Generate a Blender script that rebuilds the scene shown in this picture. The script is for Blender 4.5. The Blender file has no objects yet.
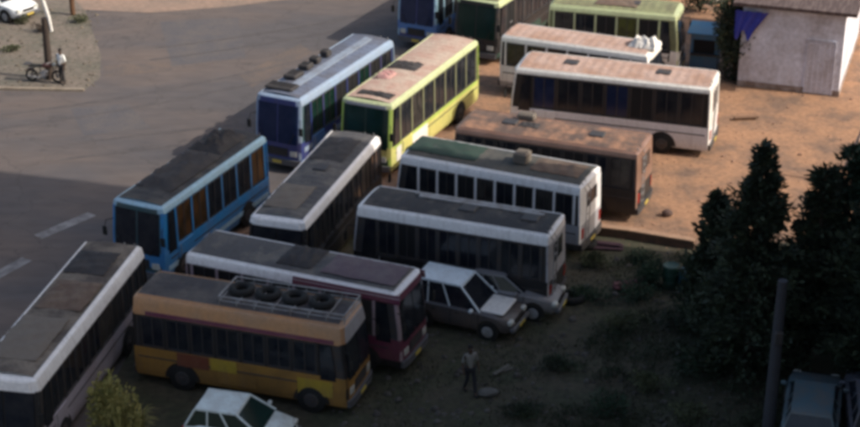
import bpy, math, random
from mathutils import Vector, Matrix
random.seed(7)
C = bpy.context.scene.collection
S = bpy.context.scene
F_PX, PITCH, CAM_H = 1700.0, math.radians(25), 28.0
SUN_AZ, SUN_EL = math.radians(-15), math.radians(38)

def at(u, v, z=0.0):
    """surveying: where the sight line through a photo position meets height z (world metres)"""
    x = (u - 430) / F_PX; y = (v - 213.5) / F_PX
    d = Vector((x, math.cos(PITCH) - y * math.sin(PITCH), -math.sin(PITCH) - y * math.cos(PITCH)))
    t = (CAM_H - z) / (-d.z)
    return Vector((0, 0, CAM_H)) + d * t

# ------------------------------------------------------------------ materials
MATS = {}
def mat(name, col, rough=.6, dirt=None, amt=.35, scale=1.5, metal=0.0, bump=.0, bscale=20, spec=.5, stretch=None, fine=.12, lo=.42, hi=.62):
    if name in MATS: return MATS[name]
    m = bpy.data.materials.new(name); m.use_nodes = True
    nt = m.node_tree; N = nt.nodes; Lk = nt.links
    b = N['Principled BSDF']
    b.inputs['Roughness'].default_value = rough; b.inputs['Metallic'].default_value = metal
    b.inputs['Specular IOR Level'].default_value = spec
    tc = N.new('ShaderNodeTexCoord'); mp = N.new('ShaderNodeMapping')
    if stretch: mp.inputs['Scale'].default_value = stretch
    Lk.new(tc.outputs['Object'], mp.inputs['Vector'])
    n1 = N.new('ShaderNodeTexNoise'); n1.inputs['Scale'].default_value = scale; n1.inputs['Detail'].default_value = 6
    n1.inputs['Roughness'].default_value = .62
    Lk.new(mp.outputs[0], n1.inputs['Vector'])
    r = N.new('ShaderNodeMapRange'); r.inputs[1].default_value = lo; r.inputs[2].default_value = hi
    r.inputs[3].default_value = 0; r.inputs[4].default_value = amt
    Lk.new(n1.outputs['Fac'], r.inputs[0])
    mx = N.new('ShaderNodeMix'); mx.data_type = 'RGBA'
    d = dirt or tuple(c * .55 for c in col)
    mx.inputs['A'].default_value = (*col, 1); mx.inputs['B'].default_value = (*d, 1)
    Lk.new(r.outputs[0], mx.inputs['Factor'])
    n2 = N.new('ShaderNodeTexNoise'); n2.inputs['Scale'].default_value = scale * 9; n2.inputs['Detail'].default_value = 5
    Lk.new(mp.outputs[0], n2.inputs['Vector'])
    r2 = N.new('ShaderNodeMapRange'); r2.inputs[1].default_value = .3; r2.inputs[2].default_value = .7
    r2.inputs[3].default_value = 1 - fine * 1.6; r2.inputs[4].default_value = 1 + fine
    Lk.new(n2.outputs['Fac'], r2.inputs[0])
    hs = N.new('ShaderNodeVectorMath'); hs.operation = 'SCALE'
    Lk.new(mx.outputs['Result'], hs.inputs[0]); Lk.new(r2.outputs[0], hs.inputs['Scale'])
    Lk.new(hs.outputs[0], b.inputs['Base Color'])
    if bump:
        n3 = N.new('ShaderNodeTexNoise'); n3.inputs['Scale'].default_value = bscale; n3.inputs['Detail'].default_value = 4
        Lk.new(mp.outputs[0], n3.inputs['Vector'])
        bp = N.new('ShaderNodeBump'); bp.inputs['Strength'].default_value = bump; bp.inputs['Distance'].default_value = .05
        Lk.new(n3.outputs['Fac'], bp.inputs['Height']); Lk.new(bp.outputs[0], b.inputs['Normal'])
    MATS[name] = m
    return m

DUST = (.30, .20, .14)
def paint(name, col, rough=.38, amt=.4, dirt=None, scale=1.1):
    if name in MATS: return MATS[name]
    m = mat(name, col, rough, dirt or tuple(.45 * c + .55 * d * .8 for c, d in zip(col, DUST)), amt, scale, fine=.07)
    # road dust on the lower sides and rain streaks running down the panels
    nt = m.node_tree; N = nt.nodes; Lk = nt.links; b = N['Principled BSDF']; src = b.inputs['Base Color'].links[0].from_socket
    tc = N.new('ShaderNodeTexCoord'); mp = N.new('ShaderNodeMapping'); mp.inputs['Scale'].default_value = (7, 7, .5); Lk.new(tc.outputs['Object'], mp.inputs['Vector'])
    nz = N.new('ShaderNodeTexNoise'); nz.inputs['Scale'].default_value = 1.0; nz.inputs['Detail'].default_value = 4; Lk.new(mp.outputs[0], nz.inputs['Vector'])
    st = N.new('ShaderNodeMapRange'); st.inputs[1].default_value = .52; st.inputs[2].default_value = .72; st.inputs[3].default_value = 0; st.inputs[4].default_value = .45; Lk.new(nz.outputs['Fac'], st.inputs[0])
    sp = N.new('ShaderNodeSeparateXYZ'); Lk.new(tc.outputs['Object'], sp.inputs[0])
    lo = N.new('ShaderNodeMapRange'); lo.inputs[1].default_value = .3; lo.inputs[2].default_value = 1.3; lo.inputs[3].default_value = .7; lo.inputs[4].default_value = 0; Lk.new(sp.outputs['Z'], lo.inputs[0])
    ml = N.new('ShaderNodeMath'); ml.operation = 'MULTIPLY'; Lk.new(lo.outputs[0], ml.inputs[0]); Lk.new(nz.outputs['Fac'], ml.inputs[1])
    ad = N.new('ShaderNodeMath'); ad.operation = 'ADD'; ad.use_clamp = True; Lk.new(ml.outputs[0], ad.inputs[0]); Lk.new(st.outputs[0], ad.inputs[1])
    mx = N.new('ShaderNodeMix'); mx.data_type = 'RGBA'; Lk.new(src, mx.inputs['A']); mx.inputs['B'].default_value = (*[.5*c + .5*d*.6 for c, d in zip(col, DUST)], 1)
    Lk.new(ad.outputs[0], mx.inputs['Factor']); Lk.new(mx.outputs['Result'], b.inputs['Base Color'])
    return m
glass = mat('dark_glass', (.012, .015, .022), .12, (.05, .05, .05), .35, 2.0)
glass_open = mat('unglazed_opening', (.006, .006, .007), .8)
curtain = mat('curtained_glass', (.055, .05, .045), .35, (.012, .012, .014), .9, 3.0)
glass_blue = mat('blue_tinted_glass', (.01, .02, .06), .15, (.03, .04, .09), .5, 2.0)
glass_brown = mat('amber_reflection_glass', (.085, .042, .018), .3, (.03, .02, .01), .9, 2.2)  # amber reflections painted into the pane colour
glass_green = mat('green_tinted_glass', (.008, .026, .02), .15, (.012, .04, .03), .5, 2.0)
rubber = mat('rubber', (.012, .012, .012), .85)
chassis_m = mat('chassis_black', (.012, .011, .011), .8, (.04, .03, .02), .6)
steel = mat('grey_steel', (.30, .30, .31), .5, (.12, .09, .07), .6, 3)
darksteel = mat('dark_steel', (.045, .045, .05), .6, (.09, .06, .04), .5, 3)
lamp_m = mat('lamp_lens', (.55, .55, .5), .2); red_lens = mat('red_lens', (.35, .02, .015), .25)
plate_m = mat('plate_yellow', (.6, .45, .08), .5)
bumper_m = mat('bumper_grey', (.10, .10, .11), .6)

# ------------------------------------------------------------------ mesh building
class MB:
    def __init__(self): self.v = []; self.f = []; self.m = []
    def add(self, vs, fs, mi=0):
        o = len(self.v); self.v += [tuple(p) for p in vs]
        for f in fs: self.f.append(tuple(i + o for i in f)); self.m.append(mi)
    def box(self, x0, x1, y0, y1, z0, z1, mi=0, M=None):
        vs = [Vector(p) for p in ((x0,y0,z0),(x1,y0,z0),(x1,y1,z0),(x0,y1,z0),(x0,y0,z1),(x1,y0,z1),(x1,y1,z1),(x0,y1,z1))]
        if M: vs = [M @ p for p in vs]
        self.add(vs, [(0,3,2,1),(4,5,6,7),(0,1,5,4),(1,2,6,5),(2,3,7,6),(3,0,4,7)], mi)
    def rbox(self, x0, x1, y0, y1, z0, z1, r=.03, mi=0, M=None):
        r = min(r, (x1-x0)*.45, (y1-y0)*.45, (z1-z0)*.45)
        rings = []
        for z, k in ((z0, r), (z0 + r, 0), (z1 - r, 0), (z1, r)):
            a, b, c, d = x0 + k, x1 - k, y0 + k, y1 - k
            rings.append([(a + r, c, z), (b - r, c, z), (b, c + r, z), (b, d - r, z), (b - r, d, z), (a + r, d, z), (a, d - r, z), (a, c + r, z)])
        self.loft(rings, mi, M=M)
    def loft(self, rings, mi=0, cap=True, closed=True, M=None, mis=None):
        n = len(rings[0]); vs = [Vector(p) for r in rings for p in r]
        if M: vs = [M @ p for p in vs]
        o = len(self.v); self.v += [tuple(p) for p in vs]
        for i in range(len(rings) - 1):
            for j in range(n if closed else n - 1):
                k = (j + 1) % n
                self.f.append((o + i*n + j, o + i*n + k, o + (i+1)*n + k, o + (i+1)*n + j)); self.m.append(mis[i] if mis else mi)
        if cap:
            self.f.append(tuple(o + j for j in reversed(range(n)))); self.m.append(mis[0] if mis else mi)
            self.f.append(tuple(o + (len(rings)-1)*n + j for j in range(n))); self.m.append(mis[-1] if mis else mi)
    def tube(self, pts, rad, mi=0, n=6, M=None):
        pts = [Vector(p) for p in pts]
        rs = rad if isinstance(rad, (list, tuple)) else [rad] * len(pts)
        rings = []
        for i, p in enumerate(pts):
            d = (pts[min(i+1, len(pts)-1)] - pts[max(i-1, 0)]).normalized()
            a = d.orthogonal().normalized(); 
            if abs(d.z) < .9: a = d.cross(Vector((0,0,1))).normalized()
            else: a = d.cross(Vector((1,0,0))).normalized()
            b = d.cross(a)
            rings.append([p + (a * math.cos(t) + b * math.sin(t)) * rs[i] for t in [2*math.pi*k/n for k in range(n)]])
        self.loft(rings, mi, M=M)
    def disc_y(self, x, z, y0, y1, r, mi=0, n=18, r2=None):
        r2 = r if r2 is None else r2
        ra = [(x + r*math.cos(t), y0, z + r*math.sin(t)) for t in [2*math.pi*k/n for k in range(n)]]
        rb = [(x + r2*math.cos(t), y1, z + r2*math.sin(t)) for t in [2*math.pi*k/n for k in range(n)]]
        self.loft([ra, rb], mi)
    def blob(self, c, r, mi=0, n=10, m=6, jit=0.0):
        rings = []
        for i in range(m + 1):
            ph = math.pi * (i + .02) / (m + .04) - math.pi/2
            rings.append([(c[0] + r[0]*math.cos(ph)*math.cos(t)*(1+random.uniform(-jit,jit)), c[1] + r[1]*math.cos(ph)*math.sin(t)*(1+random.uniform(-jit,jit)), c[2] + r[2]*math.sin(ph)*(1+random.uniform(-jit,jit)*.5)) for t in [2*math.pi*k/n for k in range(n)]])
        self.loft(rings, mi)
    def obj(self, name, mats, parent=None, smooth=False, loc=None, rz=None):
        me = bpy.data.meshes.new(name); me.from_pydata(self.v, [], self.f)
        mats = mats if isinstance(mats, (list, tuple)) else [mats]
        for m in mats: me.materials.append(m)
        me.polygons.foreach_set('material_index', [min(i, len(mats)-1) for i in self.m])
        if smooth:
            me.polygons.foreach_set('use_smooth', [True]*len(self.f))
            try: me.set_sharp_from_angle(angle=math.radians(38))
            except Exception: pass
        me.validate(); me.update()
        o = bpy.data.objects.new(name, me); C.objects.link(o)
        if parent: o.parent = parent
        if loc is not None: o.location = loc
        if rz is not None: o.rotation_euler.z = rz
        return o

def tag(o, label=None, cat=None, group=None, kind=None):
    if label: o['label'] = label
    if cat: o['category'] = cat
    if group: o['group'] = group
    if kind: o['kind'] = kind
    return o
def thing(name, label, cat, loc, rz=0, group=None):
    o = bpy.data.objects.new(name, None); C.objects.link(o); o.empty_display_size = .3
    o.location = loc; o.rotation_euler.z = rz
    return tag(o, label, cat, group)

# ------------------------------------------------------------------ bus
TS = [-1, -.93, -.78, -.5, 0, .5, .78, .93, 1]
class BusShape:
    def __init__(s, L, W, H, ch=.28): s.L, s.W, s.H = L, W, H; s.ch = ch; s.zw0 = 1.40; s.zw1 = H - ch
    def hw(s, z):
        w, H = s.W / 2, s.H
        if z < .55: return w - .03
        c0 = max(.16, s.ch - .06)
        if z <= H - c0: return w - .015 * max(0, z - 1.5)
        if z <= H - .06: return w - .02 - .24 * (c0 - .06) * (z - H + c0) / (c0 - .06)
        e = w - .02 - .24 * (c0 - .06)
        if z <= H - .02: return e - .03 * (z - H + .06) / .04
        return e - .03 - (.04 + .12 * (s.ch - .2)) * (z - H + .02) / .02
    def fx(s, z, t=0):
        sl = .20 * max(0, (z - 1.2) / (s.H - 1.2)) ** 1.3
        if z > s.H - .06: sl += .08 * (z - s.H + .06) / .06
        return s.L / 2 - sl - .09 * abs(t) ** 8
    def rx(s, z, t=0):
        sl = .05 * max(0, (z - 1.2) / (s.H - 1.2))
        if z > s.H - .06: sl += .06 * (z - s.H + .06) / .06
        return -s.L / 2 + sl + .05 * abs(t) ** 8
    def ring(s, z, inset=0, zz=None):
        h = s.hw(z) - inset
        pts = [(s.fx(z, t) - inset, h * t, zz or z) for t in TS]
        pts += [(s.rx(z, t) + inset, h * t, zz or z) for t in reversed(TS)]
        return pts
    def end_patch(s, mb, front, t0, t1, z0, z1, off=.012, th=.05, mi=0, n=6, dt=0):
        """curved slab following the front or rear face; dt squeezes the top edge"""
        outs, ins = [], []
        for z, k in ((z0, 0), ((z0+z1)/2, .5), (z1, 1)):
            ro, ri = [], []
            for i in range(n + 1):
                t = t0 + (t1 - t0) * i / n
                t *= (1 - dt * k)
                x = s.fx(z, t) if front else s.rx(z, t); sg = 1 if front else -1
                ro.append(Vector((x + sg * off, s.hw(z) * t, z))); ri.append(Vector((x - sg * (th - off), s.hw(z) * t, z)))
            outs.append(ro); ins.append(ri)
        vs = [p for r in outs for p in r] + [p for r in ins for p in r]; m = n + 1; q = 3 * m; fs = []
        for r in range(2):
            for i in range(n):
                a = r*m + i; fs.append((a, a+1, a+m+1, a+m)); fs.append((q+a+m, q+a+m+1, q+a+1, q+a))
        for i in range(n): fs.append((i, q+i, q+i+1, i+1)); b = 2*m + i; fs.append((b, b+1, q+b+1, q+b))
        for r in range(2): a = r*m; fs.append((a, a+m, q+a+m, q+a)); a = r*m + n; fs.append((a, q+a, q+a+m, a+m))
        mb.add(vs, fs, mi)

def bus(label, P, Q, front, H=3.1, W=2.2, L=None, lower=None, skirt=None, band=None, cant=None, cantB=None, roofm=None, pillar=None,
        screen=None, winm=None, nwin=7, stripes=(), rack=None, hatch=True, group='buses parked in the depot', visor=None, rear_extra=0, blocks=(), frame_m=None, name='bus', ch=.28, corner=None, front_m=None):
    """P near end, Q far end of the roof edge that faces the viewer, both on the roof edge height"""
    d = (Q - P); ln = L or d.length; d = d.normalized(); n = Vector((-d.y, d.x, 0))
    c = P + d * ln / 2 + n * (W / 2 - .08); c.z = 0
    ang = math.atan2(d.y, d.x)
    yaw = ang + math.pi if front == 'P' else ang
    vis = 1 if front == 'P' else -1          # the side that shows
    root = thing(name, label, 'bus', c, yaw, group)
    s = BusShape(ln, W, H, ch)
    lower = lower or cant; skirt = skirt or lower; band = band or darksteel; pillar = pillar or lower
    roofm = roofm or cant; screen = screen or glass; visor = visor or cant; frame_m = frame_m or darksteel
    zs = [.34, .46, .62, 1.05, s.zw0 - .02, s.zw0, s.zw1, s.zw1 + .02, H - ch*.80, H - ch*.60, H - ch*.38, H-.06, H-.04, H-.02, H]
    ins = [.03, 0, 0, 0, 0, .05, .05, 0, 0, 0, 0, 0, 0, 0, 0]
    mis = [1, 1, 0, 0, 2, 2, 2, 3, 3, 3, 3, 3, 3, 3]
    b = MB(); b.loft([s.ring(z, i) for z, i in zip(zs, ins)], mis=mis)
    # livery blocks along the window-top panel or the lower body, a little proud
    body = b.obj('body', [lower, skirt, band, cant], root, smooth=True)
    for (x0, x1, z0, z1, m_) in stripes:
        for sd in (1, -1):
            q = MB(); zz = [z0, (z0+z1)/2, z1]
            xa, xb = -ln/2 + .18 + x0 * (ln - .5), -ln/2 + .18 + x1 * (ln - .5)
            rr = []
            for z in zz: rr.append([(xa, sd*(s.hw(z) + .016), z), (xb, sd*(s.hw(z) + .016), z), (xb, sd*(s.hw(z) - .03), z), (xa, sd*(s.hw(z) - .03), z)])
            q.loft(rr); q.obj('stripe', m_, body)
    # roof skin with pressed ribs
    r = MB(); xa, xb = s.rx(H) + .06, s.fx(H) - .10; hw = s.hw(H) - .02; nx = max(8, int(ln / .42)); rows = []
    for i in range(nx * 4 + 1):
        x = xa + (xb - xa) * i / (nx * 4); up = .018 if i % 4 in (1, 2) else 0
        rows.append([(x, hw * t, H + .008 + (.075 * (1 - t*t)) + up * (1 - abs(t)**6)) for t in (-1, -.9, -.6, -.3, 0, .3, .6, .9, 1)])
    vs = [p for q in rows for p in q]; k = 9; fs = []
    for i in range(len(rows) - 1):
        for j in range(k - 1): fs.append((i*k+j, (i+1)*k+j, (i+1)*k+j+1, i*k+j+1))
    o0 = len(vs); base = [(x_[0], x_[1], H - .02) for x_ in rows[0]] 
    r.add(vs, fs)
    roof = r.obj('roof', [roofm], root, smooth=True)
    for sd in (1, -1): g = MB(); g.rbox(xa, xb, sd*(hw + .01) - .02, sd*(hw + .01) + .02, H - .01, H + .03, .01); g.obj('gutter', cant, roof)
    if front_m:
        q = MB(); s.end_patch(q, True, -.90, .90, .62, s.zw1 + .03, .006, .05, n=14); q.obj('nose_panel', front_m, root, smooth=True)
    if hatch:
        for hx in ((.22, -.24), (.31,), (-.05, -.36), (.12,))[int(ln * 97 + W * 31) % 4]:
            q = MB(); q.rbox(hx*ln - .3, hx*ln + .3, -.27, .27, H + .06, H + .15, .03); q.obj('roof_hatch', darksteel if hatch is True else hatch, roof)
    # side windows
    for sd in (1, -1):
        q = MB(); zz = (1.02, 1.06); q.loft([[(-ln/2 + .2, sd*(s.hw(1) + .014), z), (ln/2 - .5, sd*(s.hw(1) + .014), z), (ln/2 - .5, sd*(s.hw(1) - .02), z), (-ln/2 + .2, sd*(s.hw(1) - .02), z)] for z in zz]); q.obj('rub_rail', darksteel, body)
        q = MB(); q.rbox(-ln*.10, ln*.08, min(sd*s.hw(.7), sd*(s.hw(.7) + .012)) - .0, max(sd*s.hw(.7), sd*(s.hw(.7) + .012)), .50, .96, .01); q.obj('luggage_flap', skirt, body)
    x0, x1 = -ln/2 + .30, ln/2 - 1.0
    ww = (x1 - x0) / nwin; wm = (winm or [glass]) * 3 + [glass_open, glass, curtain]
    for sd in (1, -1):
        for i in range(nwin):
            a, e = x0 + i*ww + .05, x0 + (i+1)*ww - .05
            hwz = lambda z: s.hw(z)
            door = (sd == 1 and i == nwin - 1)
            q = MB(); z0, z1 = s.zw0 + .04, s.zw1 - .03
            rr = []
            for z in (z0, z1): rr.append([(a, sd*(hwz(z) - .028), z), (e, sd*(hwz(z) - .028), z), (e, sd*(hwz(z) - .06), z), (a, sd*(hwz(z) - .06), z)])
            q.loft(rr); w = q.obj('window', random.choice(wm), root)
            fr = MB(); zm = z0 + (z1 - z0) * .62
            for (fa, fb, fz0, fz1) in ((a, e, z1 - .03, z1), (a, e, z0, z0 + .03), (a, a + .03, z0 + .03, z1 - .03), (e - .03, e, z0 + .03, z1 - .03), ((a+e)/2 - .015, (a+e)/2 + .015, z0 + .03, z1 - .03)):
                y = hwz((fz0+fz1)/2); ys = sorted((sd*(y - .03), sd*(y - .004))); fr.box(fa, fb, ys[0], ys[1], fz0, fz1)
            fr.obj('window_frame', frame_m, w)
        # pillars
        for i in range(nwin + 1):
            q = MB(); x = x0 + i*ww; pw = .045
            rr = []
            for z in (s.zw0 - .005, s.zw1 + .005): rr.append([(x-pw, sd*s.hw(z), z), (x+pw, sd*s.hw(z), z), (x+pw, sd*(s.hw(z) - .07), z), (x-pw, sd*(s.hw(z) - .07), z)])
            q.loft(rr); q.obj('window_pillar', pillar, root)
    # driver window area
    for sd in (1, -1):
        q = MB(); xq0, xq1 = x1 + .08, ln/2 - .40
        rr = []
        for z, k in ((s.zw0 - .15, 0), (s.zw1 - .05, .16)): rr.append([(xq0, sd*(s.hw(z) + .006), z), (xq1 - k, sd*(s.hw(z) + .006), z), (xq1 - k, sd*(s.hw(z) - .06), z), (xq0, sd*(s.hw(z) - .06), z)])
        q.loft(rr); q.obj('cab_window', glass, root)
    # passenger door on the left side
    q = MB(); y = s.hw(1); q.rbox(x1 - ww + .02, x1 - .0, y - .03, y + .02, .5, s.zw0 - .03, .015); dr = q.obj('door', skirt, root)
    q = MB(); q.tube([(x1 - .1, y + .02, .9), (x1 - .1, y + .06, .95), (x1 - .1, y + .06, 1.3), (x1 - .1, y + .02, 1.35)], .015); q.obj('handle', steel, dr)
    # corner posts
    for sg in (1, -1):
        for fr_ in (True, False):
            q = MB(); s.end_patch(q, fr_, sg*.90, sg*1.0, .64, s.zw1 + .06, .010, .06, n=3); q.obj('corner_post', corner or pillar, root)
    # windscreen in two panes, wipers
    for sg in (1, -1):
        q = MB(); s.end_patch(q, True, sg*.03, sg*.85, 1.28, s.zw1 + .02, .012, .05); w = q.obj('windscreen', screen, root, smooth=True)
        q = MB(); xx = s.fx(1.3, .4) + .05
        q.tube([(s.fx(1.27, .3)+.05, sg*.25*W, 1.25), (s.fx(1.8, .5)+.04, sg*.40*W*.9, 1.75)], .012); q.obj('wiper', rubber, w)
    q = MB(); s.end_patch(q, True, -.8, .8, s.zw1 + .04, H - .09, .03, .06); q.obj('destination_board', visor, root, smooth=True)
    q = MB(); s.end_patch(q, True, -.45, .45, .72, 1.08, .015, .05); gr = q.obj('grille', chassis_m, root)
    for k in range(4): q = MB(); s.end_patch(q, True, -.44, .44, .76 + .08*k, .79 + .08*k, .03, .04); q.obj('grille_bar', darksteel, gr)
    for sg in (1, -1):
        q = MB(); s.end_patch(q, True, sg*.55, sg*.82, .76, .98, .02, .05, n=3); q.obj('headlight', lamp_m, root, smooth=True)
        q = MB(); s.end_patch(q, False, sg*.72, sg*.88, .8, 1.2, .02, .05, n=2); q.obj('tail_light', red_lens, root)
        # mirror
        q = MB(); xx = s.fx(2.3, 1); yy = sg * (s.hw(2.3))
        q.tube([(xx, yy - sg*.03, 2.35), (xx + .28, yy + sg*.10, 2.38), (xx + .34, yy + sg*.14, 2.1)], .016)
        q.rbox(xx + .30, xx + .36, min(yy + sg*.06, yy + sg*.24), max(yy + sg*.06, yy + sg*.24), 1.8, 2.14, .02); q.obj('mirror', rubber, root)
    for fr_, x_ in ((True, s.fx(.6)), (False, s.rx(.6))):
        q = MB(); s.end_patch(q, fr_, -.97, .97, .36, .60, .09, .10, n=10); q.obj('bumper', bumper_m if fr_ else darksteel, root, smooth=True)
        q = MB(); s.end_patch(q, fr_, -.2, .2, .42, .54, .105, .02, n=2); q.obj('number_plate', plate_m, root)
    q = MB(); s.end_patch(q, False, -.91, .91, s.zw0 - .04, s.zw1 + .02, .004, .05, n=12); q.obj('rear_panel', corner or cant, root, smooth=True)
    q = MB(); s.end_patch(q, False, -.5, .5, 1.9, s.zw1 - .12, .016, .05); q.obj('rear_window', glass, root, smooth=True)
    q = MB(); xr = s.rx(1) - .06
    for yy in (.45, .8): q.tube([(xr, yy, .7), (xr - .03, yy, H - .3), (xr + .25, yy, H + .12)], .02)
    for k in range(8): q.tube([(xr - .01, .45, .8 + k*.3), (xr - .01, .8, .8 + k*.3)], .015)
    q.obj('ladder', steel, root)
    # underframe + wheels
    q = MB(); q.box(-ln/2 + .4, ln/2 - .4, -W/2 + .25, W/2 - .25, .25, .4); q.obj('chassis', chassis_m, root)
    R = .46
    for xw in (-ln*.27, ln*.33):
        for sg in (1, -1):
            y = sg * (W/2)
            q = MB(); th = [math.pi * k / 12 for k in range(13)]
            ya, yb = y - sg*.06, y + sg*.008
            ra = [(xw + .60*math.cos(t), ya, .40 + .60*math.sin(t)) for t in th]; rb = [(xw + .60*math.cos(t), yb, .40 + .60*math.sin(t)) for t in th]
            q.loft([ra, rb]); q.obj('wheel_arch', chassis_m, root)
            q = MB(); q.disc_y(xw, R, y - sg*.26, y + sg*.015, R, n=20); q.disc_y(xw, R, y + sg*.015, y + sg*.03, R, n=20, r2=R*.93); wh = q.obj('wheel', rubber, root, smooth=True)
            q = MB(); q.disc_y(xw, R, y + sg*.028, y + sg*.042, .25, n=16, r2=.22); q.disc_y(xw, R, y + sg*.042, y + sg*.09, .08, n=10); q.obj('rim', darksteel, wh)
    if rack:
        ra, rb, rm = rack; xa_, xb_ = -ln/2 + ra*ln, -ln/2 + rb*ln; q = MB(); yy = W/2 - .38
        for yk in (-yy, yy):
            q.tube([(xa_, yk, H + .30), (xb_, yk, H + .30)], .028); q.tube([(xa_, yk, H + .16), (xb_, yk, H + .16)], .02)
        nn = max(3, int((xb_ - xa_) / .55))
        for k in range(nn + 1):
            x = xa_ + (xb_ - xa_) * k / nn
            q.tube([(x, -yy, H + .13), (x, yy, H + .13)], .022)
            for yk in (-yy, yy): q.tube([(x, yk, H + .0), (x, yk, H + .30)], .02)
        for x in (xa_, xb_): q.tube([(x, -yy, H + .30), (x, yy, H + .30)], .025)
        q.obj('roof_rack', rm, root)
    root['len'] = ln
    return root, s

def cargo(bus_root, s, name, label, cat, x, y, kind, dims, m_, group='loads lying on the bus roofs', tilt=0):
    if bus_root in FLIP: x, y = -x, -y
    M = (Matrix.Translation(bus_root.location) @ Matrix.Rotation(bus_root.rotation_euler.z, 4, 'Z'))
    p = M @ Vector((x, y, s.H + .085)); lx, ly, lz = dims
    q = MB()
    if kind == 'box':
        q.rbox(-lx/2, lx/2, -ly/2, ly/2, 0, lz, .05)
        for k in range(5): q.box(-lx/2 + .1 + k*(lx-.2)/5, -lx/2 + .13 + k*(lx-.2)/5, -ly/2 + .08, ly/2 - .08, lz - .01, lz + .02)
    elif kind == 'tarp':
        nx, ny = 16, 10; vs = []
        rnd = random.Random(int(abs(x*100)) + int(lx*10))
        hs = [[rnd.random() for _ in range(ny+1)] for _ in range(nx+1)]
        for i in range(nx+1):
            for j in range(ny+1):
                e = min(i, nx-i, j*1.6, (ny-j)*1.6)
                z = .012 + min(1, e/2.5) * lz * (.45 + .55*hs[i][j]) * (.8 + .2*math.sin(i*1.3 + j*.7))
                vs.append((-lx/2 + lx*i/nx + (rnd.random()-.5)*.06, -ly/2 + ly*j/ny + (rnd.random()-.5)*.06, z))
        fs = [(i*(ny+1)+j, (i+1)*(ny+1)+j, (i+1)*(ny+1)+j+1, i*(ny+1)+j+1) for i in range(nx) for j in range(ny)]
        q.add(vs, fs)
        # underside
        vs2 = [(a, b, 0) for a, b, c in vs]; q.add(vs2, [tuple(reversed(f)) for f in fs])
        per = [j for j in range(ny+1)] + [(i)*(ny+1)+ny for i in range(1, nx+1)] + [nx*(ny+1)+j for j in range(ny-1, -1, -1)] + [i*(ny+1) for i in range(nx-1, 0, -1)]
        q.add([vs[i] for i in per] + [vs2[i] for i in per], [(i, (i+1) % len(per), len(per) + (i+1) % len(per), len(per) + i) for i in range(len(per))])
    elif kind == 'tyre':
        R, r = lx/2, lz/2; n, m = 20, 8; rings = []
        for i in range(n + 1):
            t = 2*math.pi*i/n
            rings.append([((R - r + r*math.cos(a))*math.cos(t), (R - r + r*math.cos(a))*math.sin(t), r + r*math.sin(a)) for a in [2*math.pi*k/m for k in range(m)]])
        q.loft(rings, cap=False)
    elif kind == 'planks':
        for k in range(int(ly / .2)): 
            o_ = random.uniform(-.15, .15); q.box(-lx/2 + o_, lx/2 + o_, -ly/2 + k*.2, -ly/2 + k*.2 + .17, random.uniform(0, .015), lz)
    o = q.obj(name, m_, smooth=kind in ('tarp', 'tyre'), loc=p, rz=bus_root.rotation_euler.z + tilt)
    tag(o, label, cat, group)
    return o

def E(u, v, H): return at(u, v, H - .12)

# paints
white = paint('dusty_white_paint', (.88, .86, .85), amt=.15)
white2 = paint('chalky_white_paint', (.80, .78, .74), amt=.2)
mauve = paint('mauve_grey_paint', (.44, .40, .46))
ltblue = paint('pale_blue_paint', (.34, .54, .68), amt=.3)
blue = paint('bright_blue_paint', (.025, .22, .52), amt=.3)
teal_dark = paint('dark_teal_paint', (.02, .08, .10), amt=.3)
navy = paint('navy_paint', (.025, .045, .19), amt=.3)
iceblue = paint('ice_blue_paint', (.28, .37, .50), amt=.3)
midblue = paint('mid_blue_paint', (.07, .20, .48), amt=.3)
lime = paint('lime_paint', (.42, .58, .12), amt=.25)
limepale = paint('pale_lime_paint', (.52, .58, .33), amt=.3)
limeyel = paint('yellow_lime_paint', (.62, .62, .20), amt=.3, dirt=(.5, .3, .1))
greyp = paint('light_grey_paint', (.86, .84, .84), amt=.15)
greyd = paint('dull_grey_paint', (.40, .40, .43))
maroon = paint('maroon_paint', (.13, .025, .06), amt=.35)
pinkgrey = paint('pinkish_grey_paint', (.36, .28, .31)); tarp_pl = mat('tarp_dull_purple', (.12, .085, .10), .9, (.16, .13, .13), .6, 2)
tan = paint('tan_orange_paint', (.50, .26, .12), amt=.45, dirt=(.30, .22, .16))
orange = paint('brown_orange_paint', (.34, .18, .045), amt=.45, dirt=(.14, .08, .04))
redp = paint('worn_red_paint', (.17, .045, .025)); yelp = paint('ochre_yellow_paint', (.42, .29, .04))
brownpink = paint('rusty_pink_paint', (.28, .165, .125), amt=.6, dirt=(.17, .09, .06))
blackp = mat('black_paint', (.016, .016, .018), .5, (.045, .035, .03), .5, 1.3)
R_brown = mat('roof_brown_dust', (.085, .068, .058), .9, (.20, .165, .13), .9, 1.0, bump=.3, bscale=9)
R_grey = mat('roof_worn_grey', (.050, .044, .047), .85, (.11, .095, .085), .8, 1.0, bump=.2, bscale=9)
R_grey2 = mat('roof_ash_grey', (.075, .072, .075), .85, (.15, .135, .12), .8, 1.1, lo=.5, hi=.62, bump=.2, bscale=9)
R_dark = mat('roof_soot_dark', (.038, .037, .04), .85, (.095, .085, .075), .8, 1.1, lo=.5, hi=.62, bump=.2, bscale=9)
R_blue = mat('roof_blue_grey', (.12, .145, .21), .7, (.09, .08, .08), .6, .9)
R_pink = mat('roof_pink_dust', (.44, .31, .26), .85, (.34, .20, .14), .8, 1.0, bump=.2, bscale=9)
R_beige = mat('roof_beige_pink', (.46, .36, .29), .85, (.40, .24, .19), .8, 1.1, bump=.2, bscale=9)
R_rust = mat('roof_rusty_brown', (.12, .08, .065), .9, (.34, .18, .11), .95, 1.5, bump=.3, bscale=8)
R_grn = mat('roof_green_grey', (.06, .06, .056), .85, (.10, .09, .075), .8, .9)
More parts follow.
